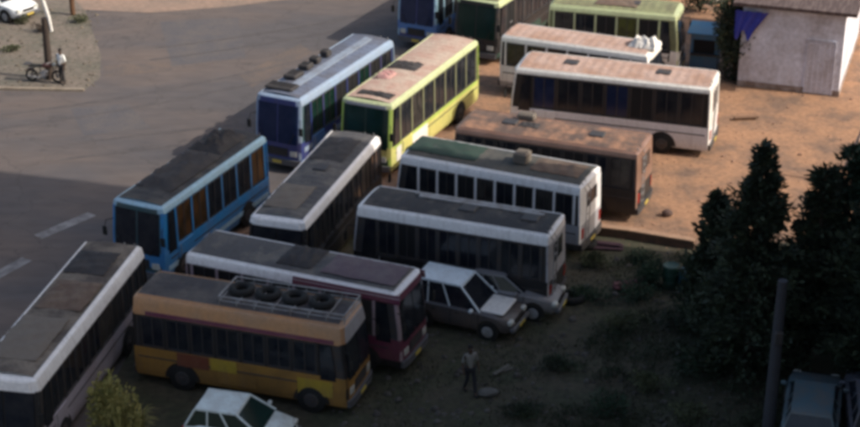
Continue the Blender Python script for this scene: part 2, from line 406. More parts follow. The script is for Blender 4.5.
R_olive = mat('roof_olive', (.22, .23, .12), .85, (.14, .13, .08), .7, .9)

tarp_dk = mat('tarp_charcoal', (.035, .033, .036), .9, (.07, .06, .055), .5, 3)
tarp_br = mat('tarp_brown', (.12, .08, .06), .9, (.2, .15, .11), .5, 3)
tarp_gn = mat('tarp_green', (.022, .05, .036), .8, (.04, .05, .04), .5, 3)
tarp_pk = mat('tarp_faded_pink', (.5, .25, .24), .8, (.4, .3, .25), .5, 3)
sack_m = mat('sackcloth_grey', (.17, .145, .12), .95, (.15, .12, .1), .6, 4)

# A row: noses toward the viewer
a1, s1 = bus('white roofed bus with brown cluttered roof at the bottom left corner', E(33, 388, 3.0), E(143, 248, 3.0), 'P', 3.0, 2.2,
    lower=mauve, skirt=mauve, cant=white, roofm=R_brown, pillar=blackp, visor=white, ch=.42, nwin=8, frame_m=darksteel)
a2, s2 = bus('bright blue bus with dark windscreen directly behind the white roofed corner bus', E(158, 214, 3.1), E(252, 148, 3.1), 'P', 3.1, 2.15, L=7.6,
    lower=blue, skirt=blue, cant=ltblue, band=blue, roofm=R_dark, pillar=blue, visor=teal_dark, ch=.27, nwin=6, winm=[glass_brown, glass, glass_brown, glass],
    stripes=((.0, 1, .62, .8, ltblue),), front_m=teal_dark)
a3, s3 = bus('navy fronted bus with pale blue roof edges beside the sunny road', E(297, 105, 3.2), E(392, 43, 3.2), 'P', 3.2, 2.15, L=8.5,
    lower=navy, skirt=midblue, cant=iceblue, band=teal_dark, roofm=R_blue, pillar=navy, visor=navy, screen=glass_blue, ch=.32, corner=iceblue, nwin=7, hatch=False, winm=[glass_green, glass, glass],
    stripes=((0, 1, .9, 1.1, iceblue),), front_m=navy)
a4, s4 = bus('lime green and yellow bus with beige roof in the middle of the row', E(388, 110, 3.2), E(478, 42, 3.2), 'P', 3.2, 2.3, L=9.0,
    lower=limeyel, skirt=limeyel, hatch=False, cant=limepale, band=blackp, roofm=R_beige, pillar=R_olive, visor=greyd, screen=glass_green, ch=.25, corner=lime, nwin=7, front_m=tarp_gn,
    stripes=((.62, .97, .62, 1.25, white2), (.0, 1, 1.26, 1.36, lime)))
a5, s5 = bus('grey bus with one bright white roof edge, below the navy fronted bus', E(302, 228, 3.0), E(380, 138, 3.0), 'P', 3.0, 2.15,
    lower=blackp, skirt=blackp, cant=greyp, band=blackp, roofm=R_grey2, pillar=blackp, visor=greyp, ch=.34, nwin=7)
a6, s6 = bus('blue cornered dark bus cut by the top edge behind the lime bus', E(434, -6, 3.1), E(524, -62, 3.1), 'P', 3.1, 2.1, L=8.5,
    lower=midblue, skirt=midblue, cant=ltblue, band=teal_dark, roofm=R_blue, pillar=ltblue, visor=teal_dark, screen=glass_blue, nwin=7, front_m=navy)
a7, s7 = bus('dark fronted bus with light green roof edge, right behind the lime bus', E(496, 7, 3.1), E(581, -48, 3.1), 'P', 3.1, 2.3, L=8.5,
    lower=blackp, skirt=tarp_gn, cant=limepale, band=blackp, roofm=R_olive, pillar=darksteel, visor=blackp, screen=glass_green, nwin=7, front_m=blackp)
# B rows: noses to the right
b1, z1 = bus('yellow green framed bus with olive windows furthest back at the top', E(548, 7, 3.1), E(682, 19, 3.1), 'Q', 3.1, 2.2, L=6.3,
    lower=white2, skirt=white, cant=limepale, band=R_olive, roofm=R_olive, pillar=limepale, nwin=5, winm=[glass, mat('olive_glass', (.09, .10, .02), .3, (.02, .02, .01), .8, 2), glass])
b2, z2 = bus('low bus with dusty beige roof squeezed between two taller buses', E(500, 38, 2.75), E(672, 62, 2.75), 'Q', 2.75, 2.1, L=7.2,
    lower=white, skirt=greyd, cant=white2, hatch=False, roofm=R_pink, pillar=white, nwin=6)
b3, z3 = bus('white bus with pink dusty roof and a sunlit right end', E(510, 70, 3.1), E(713, 92, 3.1), 'P', 3.1, 2.4,
    lower=greyp, skirt=white, cant=white2, roofm=R_pink, pillar=blackp, ch=.24, corner=white2, nwin=7, band=blackp, winm=[glass, glass_blue])
b4, z4 = bus('rusty brown roofed bus with shade-blackened side in front of the white bus', E(450, 129, 2.9), E(640, 157, 2.9), 'P', 2.9, 2.3,
    lower=blackp, skirt=blackp, cant=brownpink, roofm=R_rust, pillar=blackp, ch=.26, corner=brownpink, nwin=7, visor=brownpink)  # black on the long sides paints in their shade; the end stays rust pink
b5, z5 = bus('pale grey bus with white window pillars and cluttered greenish roof', E(395, 157, 2.9), E(583, 191, 2.9), 'P', 2.9, 2.3,
    lower=greyd, skirt=darksteel, cant=greyp, roofm=R_grn, pillar=greyp, ch=.34, nwin=8, visor=greyp)
b6, z6 = bus('dark bus with wide white roof edge, in front of the pillared grey bus', E(351, 208, 3.1), E(551, 240, 3.1), 'P', 3.1, 2.1,
    lower=blackp, skirt=chassis_m, cant=greyp, roofm=R_dark, pillar=darksteel, ch=.38, corner=greyd, nwin=8, visor=greyd)
b7, z7 = bus('grey roofed bus turning maroon towards its right end', E(184, 256, 3.0), E(403, 299, 3.0), 'Q', 3.0, 2.15,
    hatch=False, lower=maroon, skirt=blackp, cant=greyp, roofm=R_grey2, pillar=pinkgrey, ch=.34, nwin=7, visor=maroon,
    stripes=((.52, 1.03, 2.665, 2.715, maroon), (.52, 1.03, 2.725, 2.82, maroon), (.52, 1.03, 2.83, 2.865, pinkgrey), (.52, 1.03, 2.87, 2.94, maroon)))
b8, z8 = bus('orange brown bus with maroon line and ochre patches along the bottom', E(130, 299, 3.1), E(346, 333, 3.1), 'Q', 3.1, 2.15, L=7.3,
    hatch=False, lower=orange, skirt=orange, cant=tan, roofm=R_grey, pillar=blackp, nwin=7, visor=greyd, rack=(.40, .97, steel), ch=.60,
    stripes=((.05, .98, 2.54, 2.66, maroon), (.20, .36, .9, 1.36, redp), (.37, .5, .95, 1.36, yelp), (.80, .97, .66, 1.2, yelp)))

# loads on roofs
FLIP = {b4, b5, b6}
G = 'loads lying on the bus roofs'
cargo(a1, s1, 'tarpaulin', 'dusty grey brown tarpaulin nearest the front on the corner bus roof', 'tarpaulin', 2.2, -.1, 'tarp', (2.6, 1.5, .14), sack_m)
cargo(a1, s1, 'tarpaulin', 'dark brown tarpaulin in the middle of the corner bus roof', 'tarpaulin', -.6, .05, 'tarp', (1.9, 1.5, .16), tarp_br)
cargo(a1, s1, 'tarpaulin', 'charcoal tarpaulin at the rear of the corner bus roof', 'tarpaulin', -2.9, -.1, 'tarp', (1.6, 1.4, .16), tarp_dk)
cargo(a2, s2, 'tarpaulin', 'long charcoal tarpaulin on the blue bus roof', 'tarpaulin', .6, -.1, 'tarp', (3.6, 1.5, .32), tarp_dk)
cargo(a2, s2, 'sack_pile', 'dark bundle behind the tarpaulin on the blue bus roof', 'bundle', -2.2, -.2, 'tarp', (2.0, 1.4, .4), tarp_dk)
for k, (x, y, dx, dy, dz, w) in enumerate(((3.3, -.25, .7, 1.3, .14, 'wide low dark air vent nearest the windscreen of the navy fronted bus'), (2.0, -.45, .8, .6, .2, 'dark box second from the windscreen on the navy fronted bus roof'), (.9, -.5, .55, .5, .24, 'dark box third from the windscreen on the navy fronted bus roof'), (.1, -.5, .4, .45, .28, 'small dark box fourth from the windscreen on the navy fronted bus roof'), (-.8, -.5, .4, .4, .3, 'small dark box furthest back on the navy fronted bus roof'))):
    cargo(a3, s3, 'roof_box', w, 'box', x, y, 'box', (dx, dy, dz), tarp_dk)
for x, w in ((1.9, 'first loose tyre from the front on the navy fronted bus roof'), ):
    pass
cargo(a3, s3, 'plank_stack', 'long pale blue grey boards lying along the navy fronted bus roof', 'boards', -.2, .12, 'planks', (6.6, .40, .06), mat('blue_grey_boards', (.24, .29, .37), .7, (.15, .15, .17), .6, 1.2))
cargo(a4, s4, 'tarpaulin', 'dark tarpaulin across the middle of the lime bus roof', 'tarpaulin', .1, -.25, 'tarp', (.9, 1.3, .16), tarp_dk)
cargo(a4, s4, 'cloth_bundle', 'faded pink cloth bundle on the lime bus roof', 'bundle', 1.5, -.5, 'tarp', (.8, .7, .2), tarp_pk)
cargo(a4, s4, 'tarpaulin', 'dark mat lying at the front edge of the lime bus roof', 'tarpaulin', 3.6, .1, 'tarp', (.5, 1.5, .08), tarp_dk)
cargo(a5, s5, 'tarpaulin', 'charcoal cover at the rear of the grey bus with one white edge', 'tarpaulin', -2.2, -.1, 'tarp', (2.2, 1.3, .1), tarp_dk)
cargo(a5, s5, 'tarpaulin', 'dusty sacking at the front of the grey bus with one white edge', 'tarpaulin', 2.3, -.2, 'tarp', (2.0, 1.3, .1), sack_m)
cargo(b1, z1, 'tarpaulin', 'brown cover on the yellow green framed bus roof', 'tarpaulin', 0, 0, 'tarp', (2.0, 1.2, .1), tarp_br)
cargo(b2, z2, 'cloth_bundle', 'white cloth bundle at the right end of the low bus roof', 'bundle', 2.9, .1, 'tarp', (1.3, 1.0, .45), white2)
cargo(b4, z4, 'roof_box', 'pale box beside a dark opening on the rusty roof', 'box', -1.2, .55, 'box', (.7, .4, .25), sack_m)
cargo(b4, z4, 'tarpaulin', 'small dark mat on the rusty brown bus roof', 'tarpaulin', -.9, -.05, 'tarp', (.8, .5, .08), tarp_dk)
cargo(b5, z5, 'tarpaulin', 'green tarpaulin on the left half of the pillared grey bus roof', 'tarpaulin', -2.1, .1, 'tarp', (2.8, 1.4, .12), tarp_gn)
cargo(b5, z5, 'roof_box', 'square rusty box on the pillared grey bus roof', 'box', .95, .05, 'box', (.55, .6, .42), sack_m)
cargo(b5, z5, 'tarpaulin', 'brown sacking on the right end of the pillared grey bus roof', 'tarpaulin', 2.4, .1, 'tarp', (1.9, 1.2, .14), tarp_br)
cargo(b6, z6, 'plank_stack', 'grey boards along the far side of the dark bus roof', 'boards', .6, .35, 'planks', (4.6, .6, .06), steel)
cargo(b7, z7, 'tarpaulin', 'dull purple cover over the maroon end of the bus roof', 'tarpaulin', 2.2, .05, 'tarp', (2.6, 1.4, .1), tarp_pl)
cargo(b7, z7, 'tarpaulin', 'charcoal cover in the middle of the maroon ended bus roof', 'tarpaulin', -.1, .1, 'tarp', (1.3, 1.4, .2), tarp_dk)
for x, w in ((-.3, 'leftmost'), (.6, 'second from left'), (1.5, 'third from left'), (2.4, 'rightmost')):
    cargo(b8, z8, 'spare_tyre', 'spare tyre in the rack of the orange brown bus, %s of four' % w, 'tyre', x, .12, 'tyre', (.85, .85, .24), rubber, group='spare tyres in the roof rack')

# ------------------------------------------------------------------ cars
def car(label, loc, rz, body_m, kind='suv', L=4.3, W=1.72, H=1.6, glass_m=None, group='cars parked in the depot', hood_m=None, cat='car', side_m=None, nose=1.15):
    t = thing('car', label, cat, loc, rz, group); gm = glass_m or glass; hl = L/2
    suv = kind == 'suv'
    # stations x, z_bottom, z_belt, half width
    st = [(-hl, .42, .80, .66), (-hl + .08, .32, .92, .80), (-hl + .6, .28, .98, .86), (-.3, .26, .97, .87), (hl - 1.25, .27, .95, .87), (hl - .7, .28, .90, .85), (hl - .2, .32, .80, .78), (hl, .42, .62, .62)]
    b = MB(); rings = []
    for x, zb, zt, hw in st:
        hw = hw * W / 1.74
        rings.append([(x, -hw + .06, zb), (x, hw - .06, zb), (x, hw, zb + .12), (x, hw + .015, (zb+zt)/2), (x, hw - .02, zt - .06), (x, hw - .10, zt), (x, -hw + .10, zt), (x, -hw + .02, zt - .06), (x, -hw - .015, (zb+zt)/2), (x, -hw, zb + .12)])
    b.loft(rings); body = b.obj('body', side_m or body_m, t, smooth=True)
    # glasshouse
    xr, xf = -hl + (.12 if suv else .55), hl - nose
    xr1, xf1 = xr + (.28 if suv else .55), xf - .75
    hb, ht = W/2 - .10, W/2 - .26
    q = MB(); q.loft([[(xr, -hb, .93), (xf, -hb, .92), (xf, hb, .92), (xr, hb, .93)], [(xr1, -ht, H - .07), (xf1, -ht, H - .07), (xf1, ht, H - .07), (xr1, ht, H - .07)]])
    q.obj('window_glass', gm, t)
    q = MB(); q.loft([[(xr1 - .03, -ht - .02, H - .09), (xf1 + .05, -ht - .02, H - .09), (xf1 + .05, ht + .02, H - .09), (xr1 - .03, ht + .02, H - .09)],
                      [(xr1, -ht, H - .03), (xf1, -ht, H - .03), (xf1, ht, H - .03), (xr1, ht, H - .03)],
                      [(xr1 + .15, -ht + .16, H), (xf1 - .15, -ht + .16, H), (xf1 - .15, ht - .16, H), (xr1 + .15, ht - .16, H)]])
    rf = q.obj('roof', body_m, t, smooth=True)
    for sg in (1, -1):
        for k, (xa, xb) in enumerate(((xr, xr1), (xr + .30*(xf-xr), xr1 + .30*(xf1-xr1)), (xr + .6*(xf-xr), xr1 + .6*(xf1-xr1)), (xf, xf1))):
            q = MB(); q.tube([(xa, sg*(hb + .005), .93), (xb, sg*(ht + .005), H - .07)], .035 if k in (0, 3) else .028); q.obj('pillar', body_m, t)
    if hood_m:
        q = MB(); q.rbox(hl - 1.25, hl - .35, -W/2 + .22, W/2 - .22, .90, .965, .03); q.obj('bonnet', hood_m, t)
    else:
        q = MB(); q.loft([[(hl-1.15, -.6, .945), (hl-.25, -.58, .80), (hl-.25, .58, .80), (hl-1.15, .6, .945)], [(hl-1.12, -.56, .972), (hl-.3, -.54, .83), (hl-.3, .54, .83), (hl-1.12, .56, .972)]]); q.obj('bonnet', body_m, t, smooth=True)
    for sg in (1, -1):
        q = MB(); q.rbox(hl - .2, hl - .02, sg*.58 - .14, sg*.58 + .14, .60, .76, .03); q.obj('headlight', lamp_m, t)
        q = MB(); q.rbox(-hl - .01, -hl + .12, sg*.66 - .08, sg*.66 + .08, .62, .85, .02); q.obj('tail_light', red_lens, t)
        q = MB(); xx = xf - .25; q.rbox(xx - .06, xx + .06, min(sg*(W/2), sg*(W/2+.18)), max(sg*(W/2), sg*(W/2+.18)), .95, 1.08, .03); q.obj('mirror', body_m, t)
    for sg in (1, -1):
        for xd in (xr + .30*(xf-xr), xr + .62*(xf-xr), xf - .02):
            q = MB(); y_ = sorted((sg*(W/2 - .02), sg*(W/2 + .017))); q.box(xd - .008, xd + .008, y_[0], y_[1], .38, .90); q.obj('door_seam', chassis_m, t)
        for xd in (xr + .36*(xf-xr), xr + .68*(xf-xr)):
            q = MB(); y_ = sorted((sg*(W/2), sg*(W/2 + .04))); q.rbox(xd, xd + .16, y_[0], y_[1], .80, .83, .01); q.obj('door_handle', chassis_m, t)
    q = MB(); q.rbox(hl - .03, hl + .015, -.38, .38, .58, .72, .02); q.obj('grille', chassis_m, t)
    for sx in (1, -1): q = MB(); q.box(sx*(hl + .105) - .01, sx*(hl + .105) + .01, -.24, .24, .40, .50); q.obj('number_plate', plate_m, t)
    for xx in (-hl, hl):
        q = MB(); q.rbox(xx - .09, xx + .09, -W/2 + .12, W/2 - .12, .34, .54, .05); q.obj('bumper', bumper_m, t)
    for xw in (-hl + .8, hl - .82):
        for sg in (1, -1):
            y = sg*W/2
            q = MB(); q.disc_y(xw, .33, y - sg*.05, y + sg*.018, .40, n=18); q.obj('wheel_arch', chassis_m, t)
            q = MB(); q.disc_y(xw, .32, y - sg*.2, y + sg*.035, .32, n=20); wh = q.obj('wheel', rubber, t, smooth=True)
            q = MB(); q.disc_y(xw, .32, y + sg*.035, y + sg*.05, .2, n=14, r2=.17); q.obj('rim', steel, wh)
    return t
silver = paint('silver_blue_paint', (.68, .77, .82), amt=.3); cwhite = paint('car_white', (.82, .85, .87), .25, amt=.2)
R22 = math.radians(-24)
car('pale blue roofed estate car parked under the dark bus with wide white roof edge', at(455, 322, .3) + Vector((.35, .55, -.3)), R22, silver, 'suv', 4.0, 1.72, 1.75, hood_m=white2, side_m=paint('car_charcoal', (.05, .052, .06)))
car('dusty grey car half hidden behind the pale blue roofed estate car', at(512, 312, .3) + Vector((.1, .9, -.3)), R22 + .12, paint('car_dull_grey', (.2, .2, .21)), 'suv', 3.4, 1.6, 1.5)
car('white car with dark windows at the bottom edge beside the orange brown bus', at(233, 402, 1.5) * 1 + Vector((0.2, 0, -1.5)), math.radians(-14), paint('car_greenish_white', (.70, .78, .76), amt=.5, scale=2.5), 'suv', 3.2, 1.7, 1.5, nose=.75, glass_m=mat('green_dark_glass', (.01, .03, .025), .12))
car('white car cut by the top left corner of the frame', at(6, 16, 0) + Vector((-.3, .3, 0)), math.radians(-35), cwhite, 'suv', 4.2, 1.75, 1.6)
t = car('blue grey car at the bottom right corner under the trees', at(815, 384, 1.5) + Vector((0, 0, -1.5)), math.radians(75), paint('slate_teal_paint', (.09, .15, .18), amt=.7, scale=2), 'suv', 4.2, 1.7, 1.5)
t = car('slate coloured car at the bottom right corner, right of the blue grey one', at(866, 388, 1.5) + Vector((.4, .3, -1.5)), math.radians(80), paint('slate_paint', (.10, .11, .14), amt=.7, scale=2), 'suv', 4.2, 1.7, 1.5)

# ------------------------------------------------------------------ ground and surfaces
def sheet(name, pts, z, m, kind='structure', sub=0):
    q = MB(); q.add([(p[0], p[1], z) for p in pts], [tuple(range(len(pts)))])
    o = q.obj(name, m); tag(o, kind=kind); return o
g_m = mat('orange_earth', (.34, .185, .105), .95, (.165, .105, .075), .95, .55, bump=.5, bscale=5, fine=.16)
a_m = mat('dusty_asphalt', (.084, .075, .077), .9, (.142, .105, .086), .75, .16, bump=.15, bscale=40, fine=.09, stretch=(.6, 1.5, 1), lo=.4, hi=.7)
def add_cracks(m, scale, width, k, col):
    nt = m.node_tree; N = nt.nodes; Lk = nt.links; b = N['Principled BSDF']; src = b.inputs['Base Color'].links[0].from_socket
    tc = N.new('ShaderNodeTexCoord'); nz = N.new('ShaderNodeTexNoise'); nz.inputs['Scale'].default_value = .9; nz.inputs['Detail'].default_value = 5
    Lk.new(tc.outputs['Object'], nz.inputs['Vector'])
    va = N.new('ShaderNodeVectorMath'); va.operation = 'SCALE'; va.inputs['Scale'].default_value = 2.2; Lk.new(nz.outputs['Color'], va.inputs[0])
    vb = N.new('ShaderNodeVectorMath'); Lk.new(tc.outputs['Object'], vb.inputs[0]); Lk.new(va.outputs[0], vb.inputs[1])
    vo = N.new('ShaderNodeTexVoronoi'); vo.feature = 'DISTANCE_TO_EDGE'; vo.inputs['Scale'].default_value = scale; Lk.new(vb.outputs[0], vo.inputs['Vector'])
    r = N.new('ShaderNodeMapRange'); r.inputs[1].default_value = 0; r.inputs[2].default_value = width; r.inputs[3].default_value = k; r.inputs[4].default_value = 0; Lk.new(vo.outputs['Distance'], r.inputs[0])
    mx = N.new('ShaderNodeMix'); mx.data_type = 'RGBA'; Lk.new(src, mx.inputs['A']); mx.inputs['B'].default_value = (*col, 1); Lk.new(r.outputs[0], mx.inputs['Factor']); Lk.new(mx.outputs['Result'], b.inputs['Base Color'])
add_cracks(a_m, .22, .012, .55, (.045, .04, .038))
v_m = mat('grey_verge_earth', (.165, .135, .11), .95, (.10, .095, .072), .8, .5, bump=.4, bscale=6, fine=.2)
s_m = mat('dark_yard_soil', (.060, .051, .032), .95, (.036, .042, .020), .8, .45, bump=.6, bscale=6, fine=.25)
q = MB(); n = 24; q.add([(-700 + 1400*i/n, -500 + 1400*j/n, 0) for i in range(n+1) for j in range(n+1)], [(i*(n+1)+j, (i+1)*(n+1)+j, (i+1)*(n+1)+j+1, i*(n+1)+j+1) for i in range(n) for j in range(n)])
tag(q.obj('ground', g_m), kind='structure')
dz = .004
sheet('road', [(-60, 20), (-11, 20), (-10.6, 40), (-9.6, 52), (-6.5, 61), (-4.2, 67), (0, 76), (5, 90), (8.5, 97), (-14, 97), at(85, 8)[:2], (-60, 86)], dz, a_m)
edge = [at(-60, 88), at(20, 90), at(84, 91), at(100, 78), at(101, 55), at(92, 30), at(86, 12), at(82, -10)]
sheet('verge', [(-60, edge[0].y)] + [p[:2] for p in edge] + [(-16, 100), (-60, 100)], dz*2, v_m)
sheet('dirt_shoulder', [at(84, 10)[:2], at(150, 13)[:2], at(230, 7)[:2], at(330, -6)[:2], (-4, 110), (-30, 110)], dz*3, mat('pinkish_earth', (.27, .185, .14), .95, (.2, .15, .12), .8, .4, bump=.3, bscale=6))
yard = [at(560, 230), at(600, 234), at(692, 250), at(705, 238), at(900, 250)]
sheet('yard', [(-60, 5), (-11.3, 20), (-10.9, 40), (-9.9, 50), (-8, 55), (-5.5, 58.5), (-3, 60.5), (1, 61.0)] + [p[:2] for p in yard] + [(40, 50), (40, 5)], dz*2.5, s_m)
# hide the overlap of yard and road on the left of the parked row: yard starts under the buses
line_m = mat('worn_line_paint', (.26, .25, .25), .8, (.13, .12, .12), .95, 1.6, lo=.40, hi=.62)
def dash(p, q_, w=.5):
    d = (q_ - p).normalized(); nn = Vector((-d.y, d.x, 0)) * w/2
    sheet('road_marking', [p - nn, q_ - nn, q_ + nn, p + nn], dz*2, line_m)
pa, pb = at(38, 237), at(92, 214); dash(pa, pb)
pc, pd = at(-6, 277), at(27, 259); dash(pc, pd)
# repaired areas and wheel tracks in the asphalt
pm1 = mat('asphalt_repair', (.082, .076, .082), .9, (.12, .10, .09), .6, .8, fine=.1); pm2 = mat('asphalt_dusty_band', (.135, .10, .082), .95, (.095, .08, .076), .9, 1.1, lo=.35, hi=.6)
for k, (pts, m_) in enumerate(((((160, 22), (238, 18), (246, 58), (172, 66)), pm1), (((70, 108), (128, 104), (150, 128), (84, 136)), pm1), (((104, 66), (170, 62), (172, 71), (104, 77)), pm2), (((240, 76), (300, 44), (312, 52), (252, 88)), pm2))):
    sheet('road_patch', [at(u, v) for u, v in pts], dz*1.6 + .0006*k, m_)
tm = mat('tyre_rubber_film', (.070, .060, .060), .8, (.10, .085, .08), .9, 2.0)
rt = random.Random(9)
for k, (c_, dx) in enumerate(((( -10, 130), 0), ((60, 160), 1), ((150, 60), 2))):
    for off in (0, 1.7):
        base = at(*c_); q = MB(); L1, L2 = [], []
        for i in range(25):
            f = i/24; x = base.x + f*14; y = base.y + off + 5*f + 3*f*f*(1 if k != 1 else -.4); L1.append((x, y - .09, 0)); L2.append((x, y + .09, 0))
        q.add(L1 + L2, [(i, i+1, 26+i, 25+i) for i in range(24)])
        o = q.obj('wheel_track', tm); o.location.z = dz*2.2 + .0007*(k*2 + (off > 0)); tag(o, kind='structure')
# faint kerb line of the verge
kb = MB()
for i in range(1, 3):
    p, q_ = edge[i-1], edge[i]; d = (q_ - p).normalized(); nn = Vector((-d.y, d.x, 0)) * .11
    vs = [p - nn, q_ - nn, q_ + nn, p + nn]
    kb.loft([[(a.x, a.y, 0) for a in vs], [(a.x, a.y, .11) for a in vs]])
tag(kb.obj('kerb', mat('kerb_stone', (.27, .22, .17), .9, (.18, .14, .1), .7, 1.5)), kind='structure')

# gravel and litter: countless small stones
def gravel(name, cnt, area, m, smin, smax, seed):
    rnd = random.Random(seed); q = MB()
    for _ in range(cnt):
        u, v = rnd.uniform(area[0], area[2]), rnd.uniform(area[1], area[3]); p = at(u, v)
        r = rnd.uniform(smin, smax) * (1 if rnd.random() < .85 else 2)
        k = 5; a0 = rnd.random()*6
        rr = [[(p.x + r*f*math.cos(a0 + 2*math.pi*i/k), p.y + r*f*math.sin(a0 + 2*math.pi*i/k)*rnd.uniform(.6, 1.1), z) for i in range(k)] for f, z in ((1, 0), (.9, r*.4), (.45, r*.8))]
        q.loft(rr)
    tag(q.obj(name, m), kind='stuff')
gravel('gravel', 500, (560, 90, 870, 250), mat('rubble', (.33, .2, .14), .9, (.18, .1, .07), .9, 2), .015, .05, 3)
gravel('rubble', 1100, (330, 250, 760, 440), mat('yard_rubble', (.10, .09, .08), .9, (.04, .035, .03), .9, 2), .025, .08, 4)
gravel('roadside_stones', 500, (-20, 10, 98, 88), mat('verge_rubble', (.16, .13, .10), .9, (.08, .065, .05), .9, 2), .02, .06, 5)

# low retaining wall closing the sunny ground
wp = [at(566, 231), at(628, 238), at(694, 249)]
wroot = thing('retaining_wall', 'low pale topped retaining wall at the edge of the sunny ground', 'wall', wp[0])
q = MB(); q2 = MB()
for i in range(2):
    p, r_ = wp[i] - wp[0], wp[i+1] - wp[0]; d = (r_ - p).normalized(); nn = Vector((-d.y, d.x, 0))
    def quad(a, b, z0, z1, w0, w1, Q):
        Q.loft([[(a - nn*w0)[:2] + (z0,), (b - nn*w0)[:2] + (z0,), (b + nn*w1)[:2] + (z0,), (a + nn*w1)[:2] + (z0,)], [(a - nn*w0)[:2] + (z1,), (b - nn*w0)[:2] + (z1,), (b + nn*w1)[:2] + (z1,), (a + nn*w1)[:2] + (z1,)]])
    quad(Vector(tuple(p)), Vector(tuple(r_)), 0, .34, .12, .12, q); quad(Vector(tuple(p)) , Vector(tuple(r_)), .34, .40, .16, .16, q2)
q.obj('wall_face', mat('brown_block', (.16, .085, .05), .9, (.08, .05, .035), .8, 2.5, bump=.4), wroot); q2.obj('coping', mat('pale_coping', (.36, .22, .14), .9), wroot)

# ------------------------------------------------------------------ plastered hall at the top right
c0, c1 = at(750, 87), at(838, 97); c2 = at(868, 52)
d1 = (c0 - c1).normalized(); d2 = Vector((-d1.y, d1.x, 0)); 
if d2.y < 0: d2 = -d2
d2 = (c2 - c1).normalized()
# keep the hall rectangular
d2 = Vector((d1.y, -d1.x, 0)); d2 = d2 if d2.y > 0 else -d2
hroot = thing('storehouse', 'grey white storehouse with brown overhanging roof and sunlit end wall', 'building', c1, math.atan2(-d1.y, -d1.x))
# local: -x along front wall to the left, +y into the building
LW, DW, HW = (c0 - c1).length + .6, 9.0, 4.0
lm = mat('grey_limewash', (.68, .69, .78), .9, (.44, .41, .43), .8, .6, bump=.15, bscale=8)
q = MB(); q.box(-LW, 0, 0, DW, 0, HW); w = q.obj('wall', lm, hroot)
q = MB(); q.box(-LW + .0, .02, -.02, 0, .0, .28); q.box(.0, .03, 0, DW, 0, .28); q.obj('plinth', mat('stained_plinth', (.22, .16, .13), .9, (.4, .35, .33), .8, 2), w)
q = MB(); q.loft([[(-LW - .4, -.5, HW - .02), (.5, -.5, HW - .02), (.5, DW + .5, HW - .02), (-LW - .4, DW + .5, HW - .02)], [(-LW - .4, -.5, HW + .14), (.5, -.5, HW + .14), (.5, DW + .5, HW + .45), (-LW - .4, DW + .5, HW + .45)]])
q.obj('roof', mat('rusty_iron_sheet', (.07, .045, .042), .8, (.15, .11, .10), .8, 1, stretch=(8, 1, 1)), hroot)
q = MB(); q.box(-1.55, -.35, -.03, .01, .05, 2.5); dd = q.obj('door', mat('pale_steel_door', (.58, .58, .66), .6, (.40, .36, .36), .7, 1.3), hroot)
q = MB(); q.box(-1.60, -1.55, -.05, .01, .05, 2.56); q.box(-.35, -.30, -.05, .01, .05, 2.56); q.box(-1.60, -.30, -.05, .01, 2.56, 2.62); q.obj('door_frame', lm, dd)
q = MB()
for k in range(5): q.box(-1.5 + k*.23, -1.46 + k*.23, -.045, -.03, .08, 2.45)
q.obj('door_ribs', lm, dd)
# blue cloth hanging on the corner of the hall
q = MB(); nx, ny = 12, 10; vs = []
for i in range(nx+1):
    for j in range(ny+1): vs.append((-.2 + (1.5 - .6*j/ny)*i/nx, -.02 + .05*math.sin(i*1.7 + j*.3), -.05 - (1.15 + .25*math.sin(i*.9))*j/ny))
fs = [(i*(ny+1)+j, (i+1)*(ny+1)+j, (i+1)*(ny+1)+j+1, i*(ny+1)+j+1) for i in range(nx) for j in range(ny)]
q.add(vs, fs); q.add([(a, b + .015, c) for a, b, c in vs], [tuple(reversed(f)) for f in fs])
M = Matrix.Translation(c1) @ Matrix.Rotation(hroot.rotation_euler.z, 4, 'Z')
tag(q.obj('blue_cloth', mat('royal_blue_cloth', (.04, .05, .36), .8), smooth=True, loc=M @ Vector((-LW - .1, -.22, 3.75)), rz=hroot.rotation_euler.z), 'royal blue cloth hanging at the left corner of the storehouse', 'cloth')

# ------------------------------------------------------------------ vegetation
leaf_dk = mat('dark_conifer_leaf', (.024, .034, .020), .8, (.055, .075, .035), .8, 1.6, fine=.4)
leaf_md = mat('dark_green_leaf', (.035, .070, .035), .8, (.018, .03, .018), .8, .9, fine=.4)
leaf_lt = mat('olive_leaf', (.09, .10, .045), .8, (.05, .06, .03), .8, .9, fine=.4)
leaf_yl = mat('dry_yellow_leaf', (.36, .31, .10), .85, (.17, .18, .05), .8, 2.5, fine=.3)
bark = mat('bark', (.09, .065, .05), .9, (.05, .04, .03), .7, 4, bump=.5)
def leafq(V, Fc, p, d, l, w, rnd):
    s_ = d.cross(Vector((rnd.uniform(-1,1), rnd.uniform(-1,1), rnd.uniform(-.3,1))))
    if s_.length < 1e-3: return
    s_ = s_.normalized() * w; o = len(V)
    V += [tuple(p - s_*.4), tuple(p + d*l*.5 - s_), tuple(p + d*l), tuple(p + d*l*.5 + s_)]; Fc.append((o, o+1, o+2, o+3))
